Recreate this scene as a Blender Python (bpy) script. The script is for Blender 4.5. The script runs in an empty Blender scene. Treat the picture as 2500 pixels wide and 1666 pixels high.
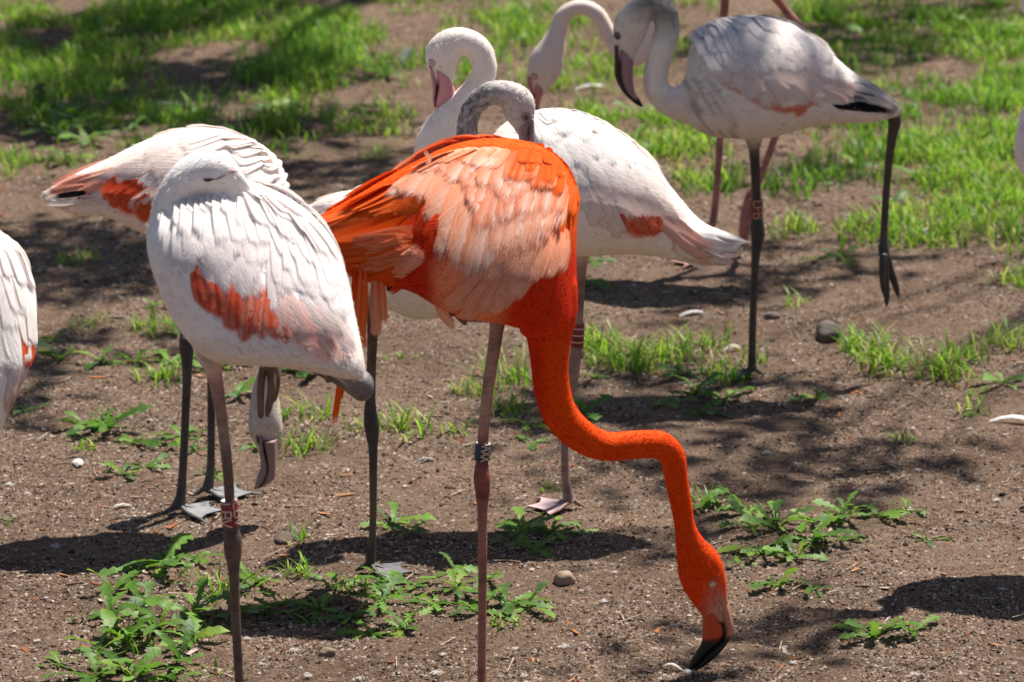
import bpy, bmesh, math, random
import numpy as np
from mathutils import Vector, Matrix, noise
from mathutils.bvhtree import BVHTree

random.seed(7); rng = np.random.default_rng(7)
scene = bpy.context.scene
C = scene.collection

# ------------------------------------------------------------------ camera
W0, H0, F0 = 2500.0, 1666.0, 9375.0            # photograph size, focal length in its pixels (135 mm)
CAMH = 2.0
PITCH = math.atan(2333.0 / F0)
CAM = Vector((0, 0, CAMH))
FWD = Vector((0, math.cos(PITCH), -math.sin(PITCH)))
UPV = Vector((0, math.sin(PITCH), math.cos(PITCH)))
RGT = Vector((1, 0, 0))
cd = bpy.data.cameras.new('camera'); cam = bpy.data.objects.new('camera', cd); C.objects.link(cam)
cd.lens = 135; cd.sensor_width = 36; cd.clip_start = 0.1; cd.clip_end = 3000
cam.location = CAM; cam.rotation_euler = (math.pi / 2 - PITCH, 0, 0)
cd.dof.use_dof = True; cd.dof.focus_distance = 6.25; cd.dof.aperture_fstop = 8.0
scene.camera = cam

# ------------------------------------------------------------------ light
SUN_TO = Vector((0.33, 0.38, 1.0)).normalized()     # towards the sun: high, behind and right
wd = bpy.data.worlds.new('World'); scene.world = wd; wd.use_nodes = True
nt = wd.node_tree
sky = nt.nodes.new('ShaderNodeTexSky'); sky.sky_type = 'NISHITA'; sky.sun_disc = False
sky.sun_elevation = math.asin(SUN_TO.z); sky.sun_rotation = math.atan2(SUN_TO.x, SUN_TO.y)
bg = nt.nodes['Background']; bg.inputs[1].default_value = 0.05
nt.links.new(sky.outputs[0], bg.inputs[0])
sl = bpy.data.lights.new('sun', 'SUN'); sl.energy = 5.0; sl.angle = math.radians(0.55); sl.color = (1.0, 0.94, 0.86)
so = bpy.data.objects.new('sun', sl); C.objects.link(so); so.location = SUN_TO * 30
so.rotation_euler = (-SUN_TO).to_track_quat('-Z', 'Y').to_euler()
vs = scene.view_settings
vs.view_transform = 'Standard'; vs.look = 'None'; vs.gamma = 1; vs.exposure = 0.78; vs.use_curve_mapping = False
scene.render.engine = 'CYCLES'
scene.cycles.max_bounces = 8; scene.cycles.transparent_max_bounces = 24

# ------------------------------------------------------------------ photograph -> place
def ray(px, py):
    return FWD + RGT * ((px - W0 / 2) / F0) + UPV * ((H0 / 2 - py) / F0)
def PY(px, py, Y):                                  # the point of the vertical plane y = Y
    d = ray(px, py); return CAM + d * (Y / d.y)
def PG(px, py, z=0.0):                              # the point of the ground
    d = ray(px, py); return CAM + d * ((z - CAMH) / d.z)
def proj(p):
    v = Vector(p) - CAM; w = v.dot(FWD)
    return (W0 / 2 + F0 * v.dot(RGT) / w, H0 / 2 - F0 * v.dot(UPV) / w)
def ppm(Y, py=700):                                 # pixels of the photograph per metre at y = Y
    p = PY(1250, py, Y); return F0 / (p - CAM).dot(FWD)

# ------------------------------------------------------------------ small noise
_rt = rng.random((256, 256))
def vnoise(x, y):
    x = np.asarray(x, float); y = np.asarray(y, float)
    xi = np.floor(x).astype(int); yi = np.floor(y).astype(int)
    fx = x - xi; fy = y - yi
    fx = fx * fx * (3 - 2 * fx); fy = fy * fy * (3 - 2 * fy)
    a = _rt[xi & 255, yi & 255]; b = _rt[(xi + 1) & 255, yi & 255]
    c = _rt[xi & 255, (yi + 1) & 255]; d = _rt[(xi + 1) & 255, (yi + 1) & 255]
    return (a * (1 - fx) + b * fx) * (1 - fy) + (c * (1 - fx) + d * fx) * fy - 0.5
def hgt(x, y):
    return (0.016 * vnoise(x * 2.1 + 5, y * 2.1) + 0.013 * vnoise(x * 7 + 3, y * 7 + 9)
            + 0.007 * vnoise(x * 22, y * 22 + 4) + 0.005 * vnoise(x * 52 + 8, y * 52)) - 0.003
FEET = [PG(*q) for q in ((436, 1256), (504, 1218), (1392, 1244), (903, 1402), (1836, 922), (1712, 645))]
def hgt(x, y, raw=hgt):
    m = 1.0
    for q in FEET: m = m * np.clip((np.hypot(np.asarray(x) - q.x, np.asarray(y) - q.y) - 0.10) / 0.06, 0.04, 1)
    return raw(x, y) * m
def hz(x, y): return float(hgt(x, y))

# ------------------------------------------------------------------ object helpers
def prop(o, label=None, cat=None, group=None, kind=None):
    if label: o['label'] = label
    if cat: o['category'] = cat
    if group: o['group'] = group
    if kind: o['kind'] = kind
    return o
def empty(name, loc):
    o = bpy.data.objects.new(name, None); o.empty_display_size = 0.1; C.objects.link(o); o.location = loc; return o
def mesh(name, V, F, mat=None, parent=None, col=None, smooth=True, uv=None, org=None):
    me = bpy.data.meshes.new(name)
    V = np.asarray([tuple(v) for v in V] if not isinstance(V, np.ndarray) else V, float)
    if org is not None: V = V - np.array(org)
    me.from_pydata(V.tolist(), [], F if isinstance(F, list) else F.tolist())
    if col is not None: setcol(me, col)
    if smooth and len(me.polygons): me.polygons.foreach_set('use_smooth', [True] * len(me.polygons))
    if uv is not None:
        ul = me.uv_layers.new(name='UVMap'); li = np.empty(len(me.loops), int); me.loops.foreach_get('vertex_index', li)
        ul.data.foreach_set('uv', np.asarray(uv, float)[li].ravel())
    if mat: me.materials.append(mat)
    o = bpy.data.objects.new(name, me); C.objects.link(o)
    if parent: o.parent = parent
    return o
def setcol(me, col):
    a = me.color_attributes.new('Col', 'FLOAT_COLOR', 'POINT')
    c = np.ones((len(me.vertices), 4)); c[:, :3] = np.asarray(col); a.data.foreach_set('color', c.ravel())
class Acc:                                           # collects several pieces into one mesh
    def __init__(s): s.V = []; s.F = []; s.C = []; s.U = []
    def add(s, V, F, c, U=None):
        b = len(s.V); s.V += [tuple(v) for v in V]; s.F += [tuple(i + b for i in f) for f in F]
        c = np.asarray(c, float); s.C += [tuple(c)] * len(V) if c.ndim == 1 else [tuple(k) for k in c]
        s.U += [(0, 0)] * len(V) if U is None else [tuple(u) for u in U]
    def build(s, name, mat, parent=None, org=None, smooth=True):
        return mesh(name, s.V, s.F, mat, parent, s.C, smooth, s.U, org)

# ------------------------------------------------------------------ materials
def newmat(name):
    m = bpy.data.materials.new(name); m.use_nodes = True
    return m, m.node_tree.nodes, m.node_tree.links, m.node_tree.nodes['Principled BSDF']
def ramp(N, stops):
    r = N.new('ShaderNodeValToRGB'); e = r.color_ramp.elements
    while len(e) < len(stops): e.new(0.5)
    for k, (p, c) in enumerate(stops): e[k].position = p; e[k].color = (*c, 1)
    return r
def translucent(m, N, L, bs, colsock, fac):
    t = N.new('ShaderNodeBsdfTranslucent'); mx = N.new('ShaderNodeMixShader'); mx.inputs[0].default_value = fac
    L.new(colsock, t.inputs[0]); L.new(bs.outputs[0], mx.inputs[1]); L.new(t.outputs[0], mx.inputs[2])
    L.new(mx.outputs[0], N['Material Output'].inputs[0])

def mat_plumage(name, barb, bump, trans):
    m, N, L, b = newmat(name)
    def math_(op, x, y=None, z=None):
        k = N.new('ShaderNodeMath'); k.operation = op
        for q, v in enumerate((x, y, z)):
            if v is None: continue
            if isinstance(v, (int, float)): k.inputs[q].default_value = v
            else: L.new(v, k.inputs[q])
        return k.outputs[0]
    a = N.new('ShaderNodeVertexColor'); a.layer_name = 'Col'
    b.inputs['Roughness'].default_value = 0.8; b.inputs['Specular IOR Level'].default_value = 0.12
    no = N.new('ShaderNodeTexNoise'); no.inputs['Scale'].default_value = 70; no.inputs['Detail'].default_value = 5
    tc = N.new('ShaderNodeTexCoord'); L.new(tc.outputs['Object'], no.inputs['Vector'])
    mx = N.new('ShaderNodeMix'); mx.data_type = 'RGBA'; mx.blend_type = 'MULTIPLY'; mx.inputs[0].default_value = 1
    rp = ramp(N, [(0.3, (0.93, 0.915, 0.91) if barb else (0.95, 0.94, 0.935)), (0.65, (1, 1, 1))])
    L.new(a.outputs[0], mx.inputs[6]); L.new(rp.outputs[0], mx.inputs[7]); L.new(mx.outputs[2], b.inputs['Base Color'])
    bp = N.new('ShaderNodeBump'); bp.inputs['Strength'].default_value = bump; bp.inputs['Distance'].default_value = 0.0025
    if barb:                                         # barbs run slanting from the shaft and fray at the tip
        uvn = N.new('ShaderNodeUVMap'); sx = N.new('ShaderNodeSeparateXYZ'); L.new(uvn.outputs[0], sx.inputs[0])
        u, sv = sx.outputs[0], sx.outputs[1]; au = math_('ABSOLUTE', u); sl = math_('MULTIPLY_ADD', au, -0.30, sv)
        cv = N.new('ShaderNodeCombineXYZ'); L.new(math_('MULTIPLY', u, 1.6), cv.inputs[0]); L.new(math_('MULTIPLY', sl, 26), cv.inputs[1]); L.new(no.outputs[0], cv.inputs[2])
        nb = N.new('ShaderNodeTexNoise'); nb.inputs['Scale'].default_value = 1.0; nb.inputs['Detail'].default_value = 3; L.new(cv.outputs[0], nb.inputs['Vector'])
        L.new(math_('MULTIPLY_ADD', no.outputs[0], 0.3, math_('MULTIPLY', nb.outputs[0], 0.7)), rp.inputs[0])
        L.new(nb.outputs[0], bp.inputs['Height'])
        cv2 = N.new('ShaderNodeCombineXYZ'); L.new(math_('MULTIPLY', u, 9), cv2.inputs[0]); L.new(math_('MULTIPLY', sv, 2), cv2.inputs[1]); L.new(math_('MULTIPLY', no.outputs[0], 3), cv2.inputs[2])
        n3 = N.new('ShaderNodeTexNoise'); n3.inputs['Scale'].default_value = 1.0; n3.inputs['Detail'].default_value = 2; L.new(cv2.outputs[0], n3.inputs['Vector'])
        lim = math_('MULTIPLY_ADD', n3.outputs[0], 0.40, 0.76); edge = math_('MULTIPLY_ADD', math_('POWER', au, 3.0), 0.12, sv)
        al = N.new('ShaderNodeMapRange'); al.interpolation_type = 'SMOOTHSTEP'; al.inputs['From Min'].default_value = -0.02; al.inputs['From Max'].default_value = 0.15
        L.new(math_('SUBTRACT', lim, edge), al.inputs['Value'])
        sd = N.new('ShaderNodeMapRange'); sd.interpolation_type = 'SMOOTHSTEP'; sd.inputs['From Min'].default_value = 1.02; sd.inputs['From Max'].default_value = 0.78; L.new(au, sd.inputs['Value'])
        al = math_('MULTIPLY', al.outputs[0], sd.outputs[0])
    else:
        n2 = N.new('ShaderNodeTexNoise'); n2.inputs['Scale'].default_value = 260; n2.inputs['Detail'].default_value = 3
        L.new(tc.outputs['Object'], n2.inputs['Vector']); L.new(math_('MULTIPLY_ADD', no.outputs[0], 0.6, n2.outputs[0]), bp.inputs['Height']); L.new(no.outputs[0], rp.inputs[0]); al = None
    L.new(bp.outputs[0], b.inputs['Normal'])
    if trans:
        translucent(m, N, L, b, mx.outputs[2], trans)
        if al is not None:
            tr = N.new('ShaderNodeBsdfTransparent'); m2 = N.new('ShaderNodeMixShader'); L.new(al, m2.inputs[0])
            src = N['Material Output'].inputs[0].links[0].from_socket
            L.new(tr.outputs[0], m2.inputs[1]); L.new(src, m2.inputs[2]); L.new(m2.outputs[0], N['Material Output'].inputs[0])
    return m
M_BODY = mat_plumage('short_plumage', False, 0.36, 0.0)
M_FEA = mat_plumage('feather_vane', True, 0.5, 0.28)
M_DOWN = mat_plumage('down_fuzz', False, 0.0, 0.5)

def mat_leg():
    m, N, L, b = newmat('scaly_leg_skin')
    a = N.new('ShaderNodeVertexColor'); a.layer_name = 'Col'
    tc = N.new('ShaderNodeTexCoord')
    mp = N.new('ShaderNodeMapping'); mp.inputs['Scale'].default_value = (20, 20, 160); L.new(tc.outputs['Object'], mp.inputs[0])
    no = N.new('ShaderNodeTexNoise'); no.inputs['Scale'].default_value = 1.6; no.inputs['Detail'].default_value = 3; L.new(mp.outputs[0], no.inputs['Vector'])
    rp = ramp(N, [(0.32, (0.78, 0.76, 0.75)), (0.7, (1.1, 1.08, 1.06))]); L.new(no.outputs[0], rp.inputs[0])
    mx = N.new('ShaderNodeMix'); mx.data_type = 'RGBA'; mx.blend_type = 'MULTIPLY'; mx.inputs[0].default_value = 1
    L.new(a.outputs[0], mx.inputs[6]); L.new(rp.outputs[0], mx.inputs[7])
    n5 = N.new('ShaderNodeTexNoise'); n5.inputs['Scale'].default_value = 34; n5.inputs['Detail'].default_value = 5; L.new(tc.outputs['Object'], n5.inputs['Vector'])
    r5 = ramp(N, [(0.35, (0.6, 0.58, 0.56)), (0.5, (1, 1, 1)), (0.72, (1.25, 1.2, 1.12))]); L.new(n5.outputs[0], r5.inputs[0])
    m5 = N.new('ShaderNodeMix'); m5.data_type = 'RGBA'; m5.blend_type = 'MULTIPLY'; m5.inputs[0].default_value = 1
    L.new(mx.outputs[2], m5.inputs[6]); L.new(r5.outputs[0], m5.inputs[7]); L.new(m5.outputs[2], b.inputs['Base Color'])
    b.inputs['Roughness'].default_value = 0.55
    bp = N.new('ShaderNodeBump'); bp.inputs['Strength'].default_value = 0.5; bp.inputs['Distance'].default_value = 0.0015
    L.new(no.outputs[0], bp.inputs['Height']); L.new(bp.outputs[0], b.inputs['Normal'])
    return m
M_LEG = mat_leg()
def mat_col(name, rough, spec=0.5):
    m, N, L, b = newmat(name)
    a = N.new('ShaderNodeVertexColor'); a.layer_name = 'Col'
    no = N.new('ShaderNodeTexNoise'); no.inputs['Scale'].default_value = 60
    rp = ramp(N, [(0.3, (0.8, 0.8, 0.8)), (0.7, (1.05, 1.05, 1.05))]); L.new(no.outputs[0], rp.inputs[0])
    mx = N.new('ShaderNodeMix'); mx.data_type = 'RGBA'; mx.blend_type = 'MULTIPLY'; mx.inputs[0].default_value = 1
    L.new(a.outputs[0], mx.inputs[6]); L.new(rp.outputs[0], mx.inputs[7]); L.new(mx.outputs[2], b.inputs['Base Color'])
    b.inputs['Roughness'].default_value = rough; b.inputs['Specular IOR Level'].default_value = spec
    return m
M_BILL = mat_col('horn_bill', 0.58, 0.35); M_EYE = mat_col('wet_eye', 0.08, 0.8); M_RING = mat_col('plastic_ring', 0.4)
M_STONE = mat_col('dusty_stone', 0.9, 0.2); M_SOILBIT = mat_col('soil_crumb', 0.95, 0.1)

def mat_ground():
    m, N, L, b = newmat('sandy_soil')
    tc = N.new('ShaderNodeTexCoord')
    def noise_(s, d, r=0.6):
        n = N.new('ShaderNodeTexNoise'); n.inputs['Scale'].default_value = s; n.inputs['Detail'].default_value = d
        n.inputs['Roughness'].default_value = r; L.new(tc.outputs['Object'], n.inputs['Vector']); return n
    n1, n2, n3 = noise_(3.0, 4), noise_(46, 7, 0.78), noise_(260, 4, 0.75)
    r1 = ramp(N, [(0.3, (0.105, 0.066, 0.044)), (0.5, (0.215, 0.146, 0.103)), (0.75, (0.335, 0.242, 0.182))]); L.new(n2.outputs[0], r1.inputs[0])
    r0 = ramp(N, [(0.3, (0.66, 0.62, 0.60)), (0.55, (0.95, 0.95, 0.95)), (0.75, (1.15, 1.14, 1.13))]); L.new(n1.outputs[0], r0.inputs[0])
    r3 = ramp(N, [(0.38, (0.30, 0.275, 0.26)), (0.5, (0.95, 0.95, 0.95)), (0.66, (1.6, 1.57, 1.53))]); L.new(n3.outputs[0], r3.inputs[0])
    def mul(x, y):
        k = N.new('ShaderNodeMix'); k.data_type = 'RGBA'; k.blend_type = 'MULTIPLY'; k.inputs[0].default_value = 1
        L.new(x, k.inputs[6]); L.new(y, k.inputs[7]); return k.outputs[2]
    L.new(mul(mul(r1.outputs[0], r0.outputs[0]), r3.outputs[0]), b.inputs['Base Color'])
    b.inputs['Roughness'].default_value = 0.95; b.inputs['Specular IOR Level'].default_value = 0.15
    ad = N.new('ShaderNodeMath'); ad.operation = 'MULTIPLY_ADD'; ad.inputs[1].default_value = 0.35
    L.new(n3.outputs[0], ad.inputs[0]); L.new(n2.outputs[0], ad.inputs[2])
    bp = N.new('ShaderNodeBump'); bp.inputs['Strength'].default_value = 1.0; bp.inputs['Distance'].default_value = 0.012
    L.new(ad.outputs[0], bp.inputs['Height']); L.new(bp.outputs[0], b.inputs['Normal'])
    return m
M_GROUND = mat_ground()

def mat_leaf(name, c1, c2, trans, gloss=0.38, attr=False):
    m, N, L, b = newmat(name)
    oi = N.new('ShaderNodeObjectInfo'); tc = N.new('ShaderNodeTexCoord')
    no = N.new('ShaderNodeTexNoise'); no.inputs['Scale'].default_value = 6 if not attr else 9
    L.new(tc.outputs['Object'], no.inputs['Vector'])
    md = N.new('ShaderNodeMath'); md.operation = 'MULTIPLY_ADD'; md.inputs[1].default_value = 0.55
    L.new(oi.outputs['Random'], md.inputs[0]); 
    sc = N.new('ShaderNodeMath'); sc.operation = 'MULTIPLY'; sc.inputs[1].default_value = 0.5; L.new(no.outputs[0], sc.inputs[0]); L.new(sc.outputs[0], md.inputs[2])
    rp = ramp(N, [(0.15, c1), (0.72, c2), (0.93, (c2[0] * 1.7, c2[1] * .95, c2[2]))]); L.new(md.outputs[0], rp.inputs[0])
    src = rp.outputs[0]
    if attr:
        a = N.new('ShaderNodeVertexColor'); a.layer_name = 'Col'
        src = a.outputs[0]
    L.new(src, b.inputs['Base Color']); b.inputs['Roughness'].default_value = gloss
    b.inputs['Specular IOR Level'].default_value = 0.35
    bp = N.new('ShaderNodeBump'); bp.inputs['Strength'].default_value = 0.25; bp.inputs['Distance'].default_value = 0.004
    n2 = N.new('ShaderNodeTexNoise'); n2.inputs['Scale'].default_value = 14; L.new(tc.outputs['Object'], n2.inputs['Vector'])
    L.new(n2.outputs[0], bp.inputs['Height']); L.new(bp.outputs[0], b.inputs['Normal'])
    translucent(m, N, L, b, src, trans)
    return m
M_LEAF = mat_leaf('dandelion_leaf', (0.035, 0.10, 0.018), (0.15, 0.31, 0.03), 0.42, 0.5)
M_GRASS = mat_leaf('grass_blade', (0.1, 0.2, 0.02), (0.1, 0.2, 0.02), 0.55, 0.45, True)
M_TREE = mat_leaf('tree_leaf', (0.04, 0.09, 0.02), (0.07, 0.15, 0.03), 0.25)
def mat_bark():
    m, N, L, b = newmat('bark')
    no = N.new('ShaderNodeTexNoise'); no.inputs['Scale'].default_value = 12; no.inputs['Detail'].default_value = 6
    rp = ramp(N, [(0.3, (0.06, 0.045, 0.035)), (0.7, (0.17, 0.13, 0.1))]); L.new(no.outputs[0], rp.inputs[0])
    L.new(rp.outputs[0], b.inputs['Base Color']); b.inputs['Roughness'].default_value = 0.9
    return m
M_BARK = mat_bark()

# ------------------------------------------------------------------ ground: one sheet out to the horizon
def axis(a, b, step, far):
    fine = list(np.arange(a, b + 1e-6, step)); d = step * 2; lo = a; hi = fine[-1]; L_ = []; R_ = []
    while lo > -far: lo -= d; hi += d; L_.append(lo); R_.append(hi); d *= 1.5
    return np.array(L_[::-1] + fine + R_)
xs = axis(-2.4, 2.4, 0.014, 1500); ys = axis(5.2, 13.4, 0.018, 1500)
X, Yg = np.meshgrid(xs, ys); Z = hgt(X, Yg)
fade = np.clip((np.maximum(np.abs(X) - 4, np.abs(Yg - 9) - 6)) / 4, 0, 1); Z = Z * (1 - fade)
nx, ny = len(xs), len(ys)
idx = np.arange(nx * ny).reshape(ny, nx)
Fq = np.stack([idx[:-1, :-1], idx[:-1, 1:], idx[1:, 1:], idx[1:, :-1]], -1).reshape(-1, 4)
me = bpy.data.meshes.new('ground')
me.vertices.add(nx * ny); me.vertices.foreach_set('co', np.stack([X, Yg, Z], -1).ravel())
me.loops.add(len(Fq) * 4); me.loops.foreach_set('vertex_index', Fq.ravel().astype(np.int32))
me.polygons.add(len(Fq)); me.polygons.foreach_set('loop_start', np.arange(len(Fq), dtype=np.int32) * 4)
me.polygons.foreach_set('loop_total', np.full(len(Fq), 4, np.int32))
me.update(); me.validate(); me.polygons.foreach_set('use_smooth', [True] * len(Fq)); me.materials.append(M_GROUND)
g = bpy.data.objects.new('ground', me); C.objects.link(g)
prop(g, 'bare sandy brown soil of the enclosure', kind='structure')

# ------------------------------------------------------------------ curves, lofts, tubes
def crom(P, n):
    """Catmull-Rom through rows of P, n samples per span"""
    P = np.asarray(P, float); m = len(P); out = []
    for i in range(m - 1):
        p0 = P[max(i - 1, 0)]; p1 = P[i]; p2 = P[i + 1]; p3 = P[min(i + 2, m - 1)]
        for k in range(n):
            t = k / n
            out.append(0.5 * (2 * p1 + (p2 - p0) * t + (2 * p0 - 5 * p1 + 4 * p2 - p3) * t * t + (3 * p1 - p0 - 3 * p2 + p3) * t ** 3))
    out.append(P[-1]); return np.array(out)
def tube(path, n=12, flat=1.0, caps=True, ref=(0, 1, 0), sub=5):
    """path rows: x y z r ; cross-section lies in plane / ref axis, flat scales the ref axis radius"""
    Q = crom(path, sub) if sub > 1 else np.asarray(path, float)
    P, R = Q[:, :3], np.maximum(Q[:, 3], 2e-4); T = np.gradient(P, axis=0)
    V = []; ref = np.array(ref, float)
    fl = Q[:, 4] if Q.shape[1] > 4 else np.full(len(P), flat)
    for p, t, r, f in zip(P, T, R, fl):
        t = t / (np.linalg.norm(t) + 1e-9)
        rr = ref if abs(t @ ref) < 0.9 else np.array((1.0, 0, 0))
        b = rr - t * (t @ rr); b /= np.linalg.norm(b); nn = np.cross(b, t)
        for k in range(n):
            a = 2 * math.pi * k / n
            V.append(p + nn * r * math.cos(a) + b * r * f * math.sin(a))
    m = len(P); Fs = []
    for i in range(m - 1):
        for k in range(n):
            k2 = (k + 1) % n; Fs.append((i * n + k, i * n + k2, (i + 1) * n + k2, (i + 1) * n + k))
    if caps:
        V.append(P[0]); V.append(P[-1]); a, b_ = len(V) - 2, len(V) - 1
        for k in range(n):
            k2 = (k + 1) % n; Fs.append((a, k2, k)); Fs.append((b_, (m - 1) * n + k, (m - 1) * n + k2))
    return np.array(V), Fs

class Torso:
    """stations of (top px, bottom px, half width in m, depth offset) from tail to breast"""
    def __init__(s, st, Y, tilt=0.0):
        A = []; hm = max(math.hypot(q[0] - q[2], q[1] - q[3]) for q in st)
        for (tx, ty, bx, by, w, dy) in st:
            tl = tilt * math.hypot(tx - bx, ty - by) / hm; a = PY(tx, ty, Y + dy + tl); b = PY(bx, by, Y + dy - tl); A.append([*a, *b, w])
        s.A = crom(A, 8); s.n = len(s.A); s.Y = Y
        ts = np.arange(s.n)
        PH = np.radians(np.arange(-60, 181, 2.0)); s.PH = PH
        TT, PP = np.meshgrid(ts, PH, indexing='ij'); pts = s.S(TT.ravel(), PP.ravel(), 0.0)
        nr = s.Nrm(TT.ravel(), PP.ravel()); v = pts - np.array(CAM)
        s.gpx = np.array([proj(p) for p in pts]); s.gt = TT.ravel(); s.gp = PP.ravel(); s.face = (nr * v).sum(1) < 0.05
    def at(s, t):
        t = np.clip(np.asarray(t, float), 0, s.n - 1); i = np.minimum(t.astype(int), s.n - 2); f = (t - i)[..., None]
        return s.A[i] * (1 - f) + s.A[i + 1] * f
    def S(s, t, ph, lift):
        a = s.at(t); c = (a[..., :3] + a[..., 3:6]) / 2; h = (a[..., :3] - a[..., 3:6]) / 2; w = a[..., 6]
        ph = np.asarray(ph)
        p = c + h * np.cos(ph)[..., None]; p = p.copy(); p[..., 1] -= w * np.sin(ph)
        return p + s.Nrm(t, ph) * np.asarray(lift)[..., None] if np.ndim(lift) else p + s.Nrm(t, ph) * lift
    def Nrm(s, t, ph):
        a = s.at(t); h = (a[..., :3] - a[..., 3:6]) / 2; w = np.maximum(a[..., 6], 1e-4); hl = np.maximum(np.linalg.norm(h, axis=-1), 1e-4)
        n = (h / hl[..., None]) * (np.cos(ph) / hl)[..., None]; n = n.copy(); n[..., 1] -= np.sin(ph) / w
        return n / np.maximum(np.linalg.norm(n, axis=-1), 1e-9)[..., None]
    def inv(s, px, py):
        d = (s.gpx[:, 0] - px) ** 2 + (s.gpx[:, 1] - py) ** 2 + np.where(s.face, 0, 4000)
        k = int(np.argmin(d)); return s.gt[k], s.gp[k]
    def mesh(s, n=28):
        ph = np.linspace(0, 2 * math.pi, n, endpoint=False); V = []
        for i in range(s.n): V += list(s.S(np.full(n, float(i)), ph, 0.0))
        Fs = []
        for i in range(s.n - 1):
            for k in range(n):
                k2 = (k + 1) % n; Fs.append((i * n + k, i * n + k2, (i + 1) * n + k2, (i + 1) * n + k))
        V.append(np.mean(V[:n], 0)); V.append(np.mean(V[(s.n - 1) * n:s.n * n], 0)); a, b = len(V) - 2, len(V) - 1
        for k in range(n):
            k2 = (k + 1) % n; Fs.append((a, k2, k)); Fs.append((b, (s.n - 1) * n + k, (s.n - 1) * n + k2))
        return np.array(V), Fs

def remesh(parts, voxel, iters):
    acc = Acc()
    for V, Fs in parts: acc.add(V, Fs, (1, 1, 1))
    o = mesh('tmp', acc.V, acc.F)
    bm = bmesh.new(); bm.from_mesh(o.data); bmesh.ops.recalc_face_normals(bm, faces=bm.faces); bm.to_mesh(o.data); bm.free()
    r = o.modifiers.new('r', 'REMESH'); r.mode = 'VOXEL'; r.voxel_size = voxel
    sm = o.modifiers.new('s', 'SMOOTH'); sm.factor = 0.5; sm.iterations = iters
    dg = bpy.context.evaluated_depsgraph_get(); dg.update()
    me = bpy.data.meshes.new_from_object(o.evaluated_get(dg))
    old = o.data; bpy.data.objects.remove(o); bpy.data.meshes.remove(old)
    return me

SS = np.array([0, .22, .45, .66, .82, .93, 1.0])
def feather_grid(P, Nn, w, c_root, c_tip, c_shaft, asym=0.0, cup=0.035, m=4, ragged=0.06, qk=2.2):
    """P centre line points, Nn normals, w full width -> verts faces colours uv (48 triangles at 7 x 5)"""
    n = len(P); T = np.gradient(P, axis=0); T /= np.linalg.norm(T, axis=1)[:, None]
    V = []; Cc = []; U = []
    L_ = np.linalg.norm(np.diff(P, axis=0), axis=1).sum(); twist = random.uniform(-0.035, 0.035) + asym
    sl = min(0.5, max(0.16, 0.62 * w / max(L_, 1e-4)))
    for i in range(n):
        s = SS[i]
        prof = (0.5 + 0.5 * min(1, s / 0.4) ** 0.8) * (1 if s < 1 - sl else math.sqrt(max(0.03, 1 - ((s - 1 + sl) / sl) ** 2)))
        side = np.cross(Nn[i], T[i]); side /= np.linalg.norm(side) + 1e-9
        for k in range(m + 1):
            u = -1 + 2 * k / m; hw = w * 0.5 * prof
            j = random.uniform(-ragged, ragged) * w * (s > 0.6)
            V.append(P[i] + side * (u * hw) + Nn[i] * (-cup * w * u * u + twist * w * u) + T[i] * j)
            base = np.array(c_root) * (1 - s) + np.array(c_tip) * s
            q = max(0, 1 - abs(u) * qk) * (0.35 + 0.65 * s if qk < 2 else 1); Cc.append(base * (1 - q) + np.array(c_shaft) * q)
            U.append((u, s))
    Fs = [(i * (m + 1) + k, i * (m + 1) + k + 1, (i + 1) * (m + 1) + k + 1, (i + 1) * (m + 1) + k) for i in range(n - 1) for k in range(m)]
    return np.array(V), Fs, np.clip(np.array(Cc), 0, 1), U

def polyat(L_, s):
    L_ = np.asarray(L_, float)
    if len(L_) == 1: return L_[0]
    d = np.r_[0, np.cumsum(np.linalg.norm(np.diff(L_, axis=0), axis=1))]; d /= d[-1]
    return np.array([np.interp(s, d, L_[:, 0]), np.interp(s, d, L_[:, 1])])

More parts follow.
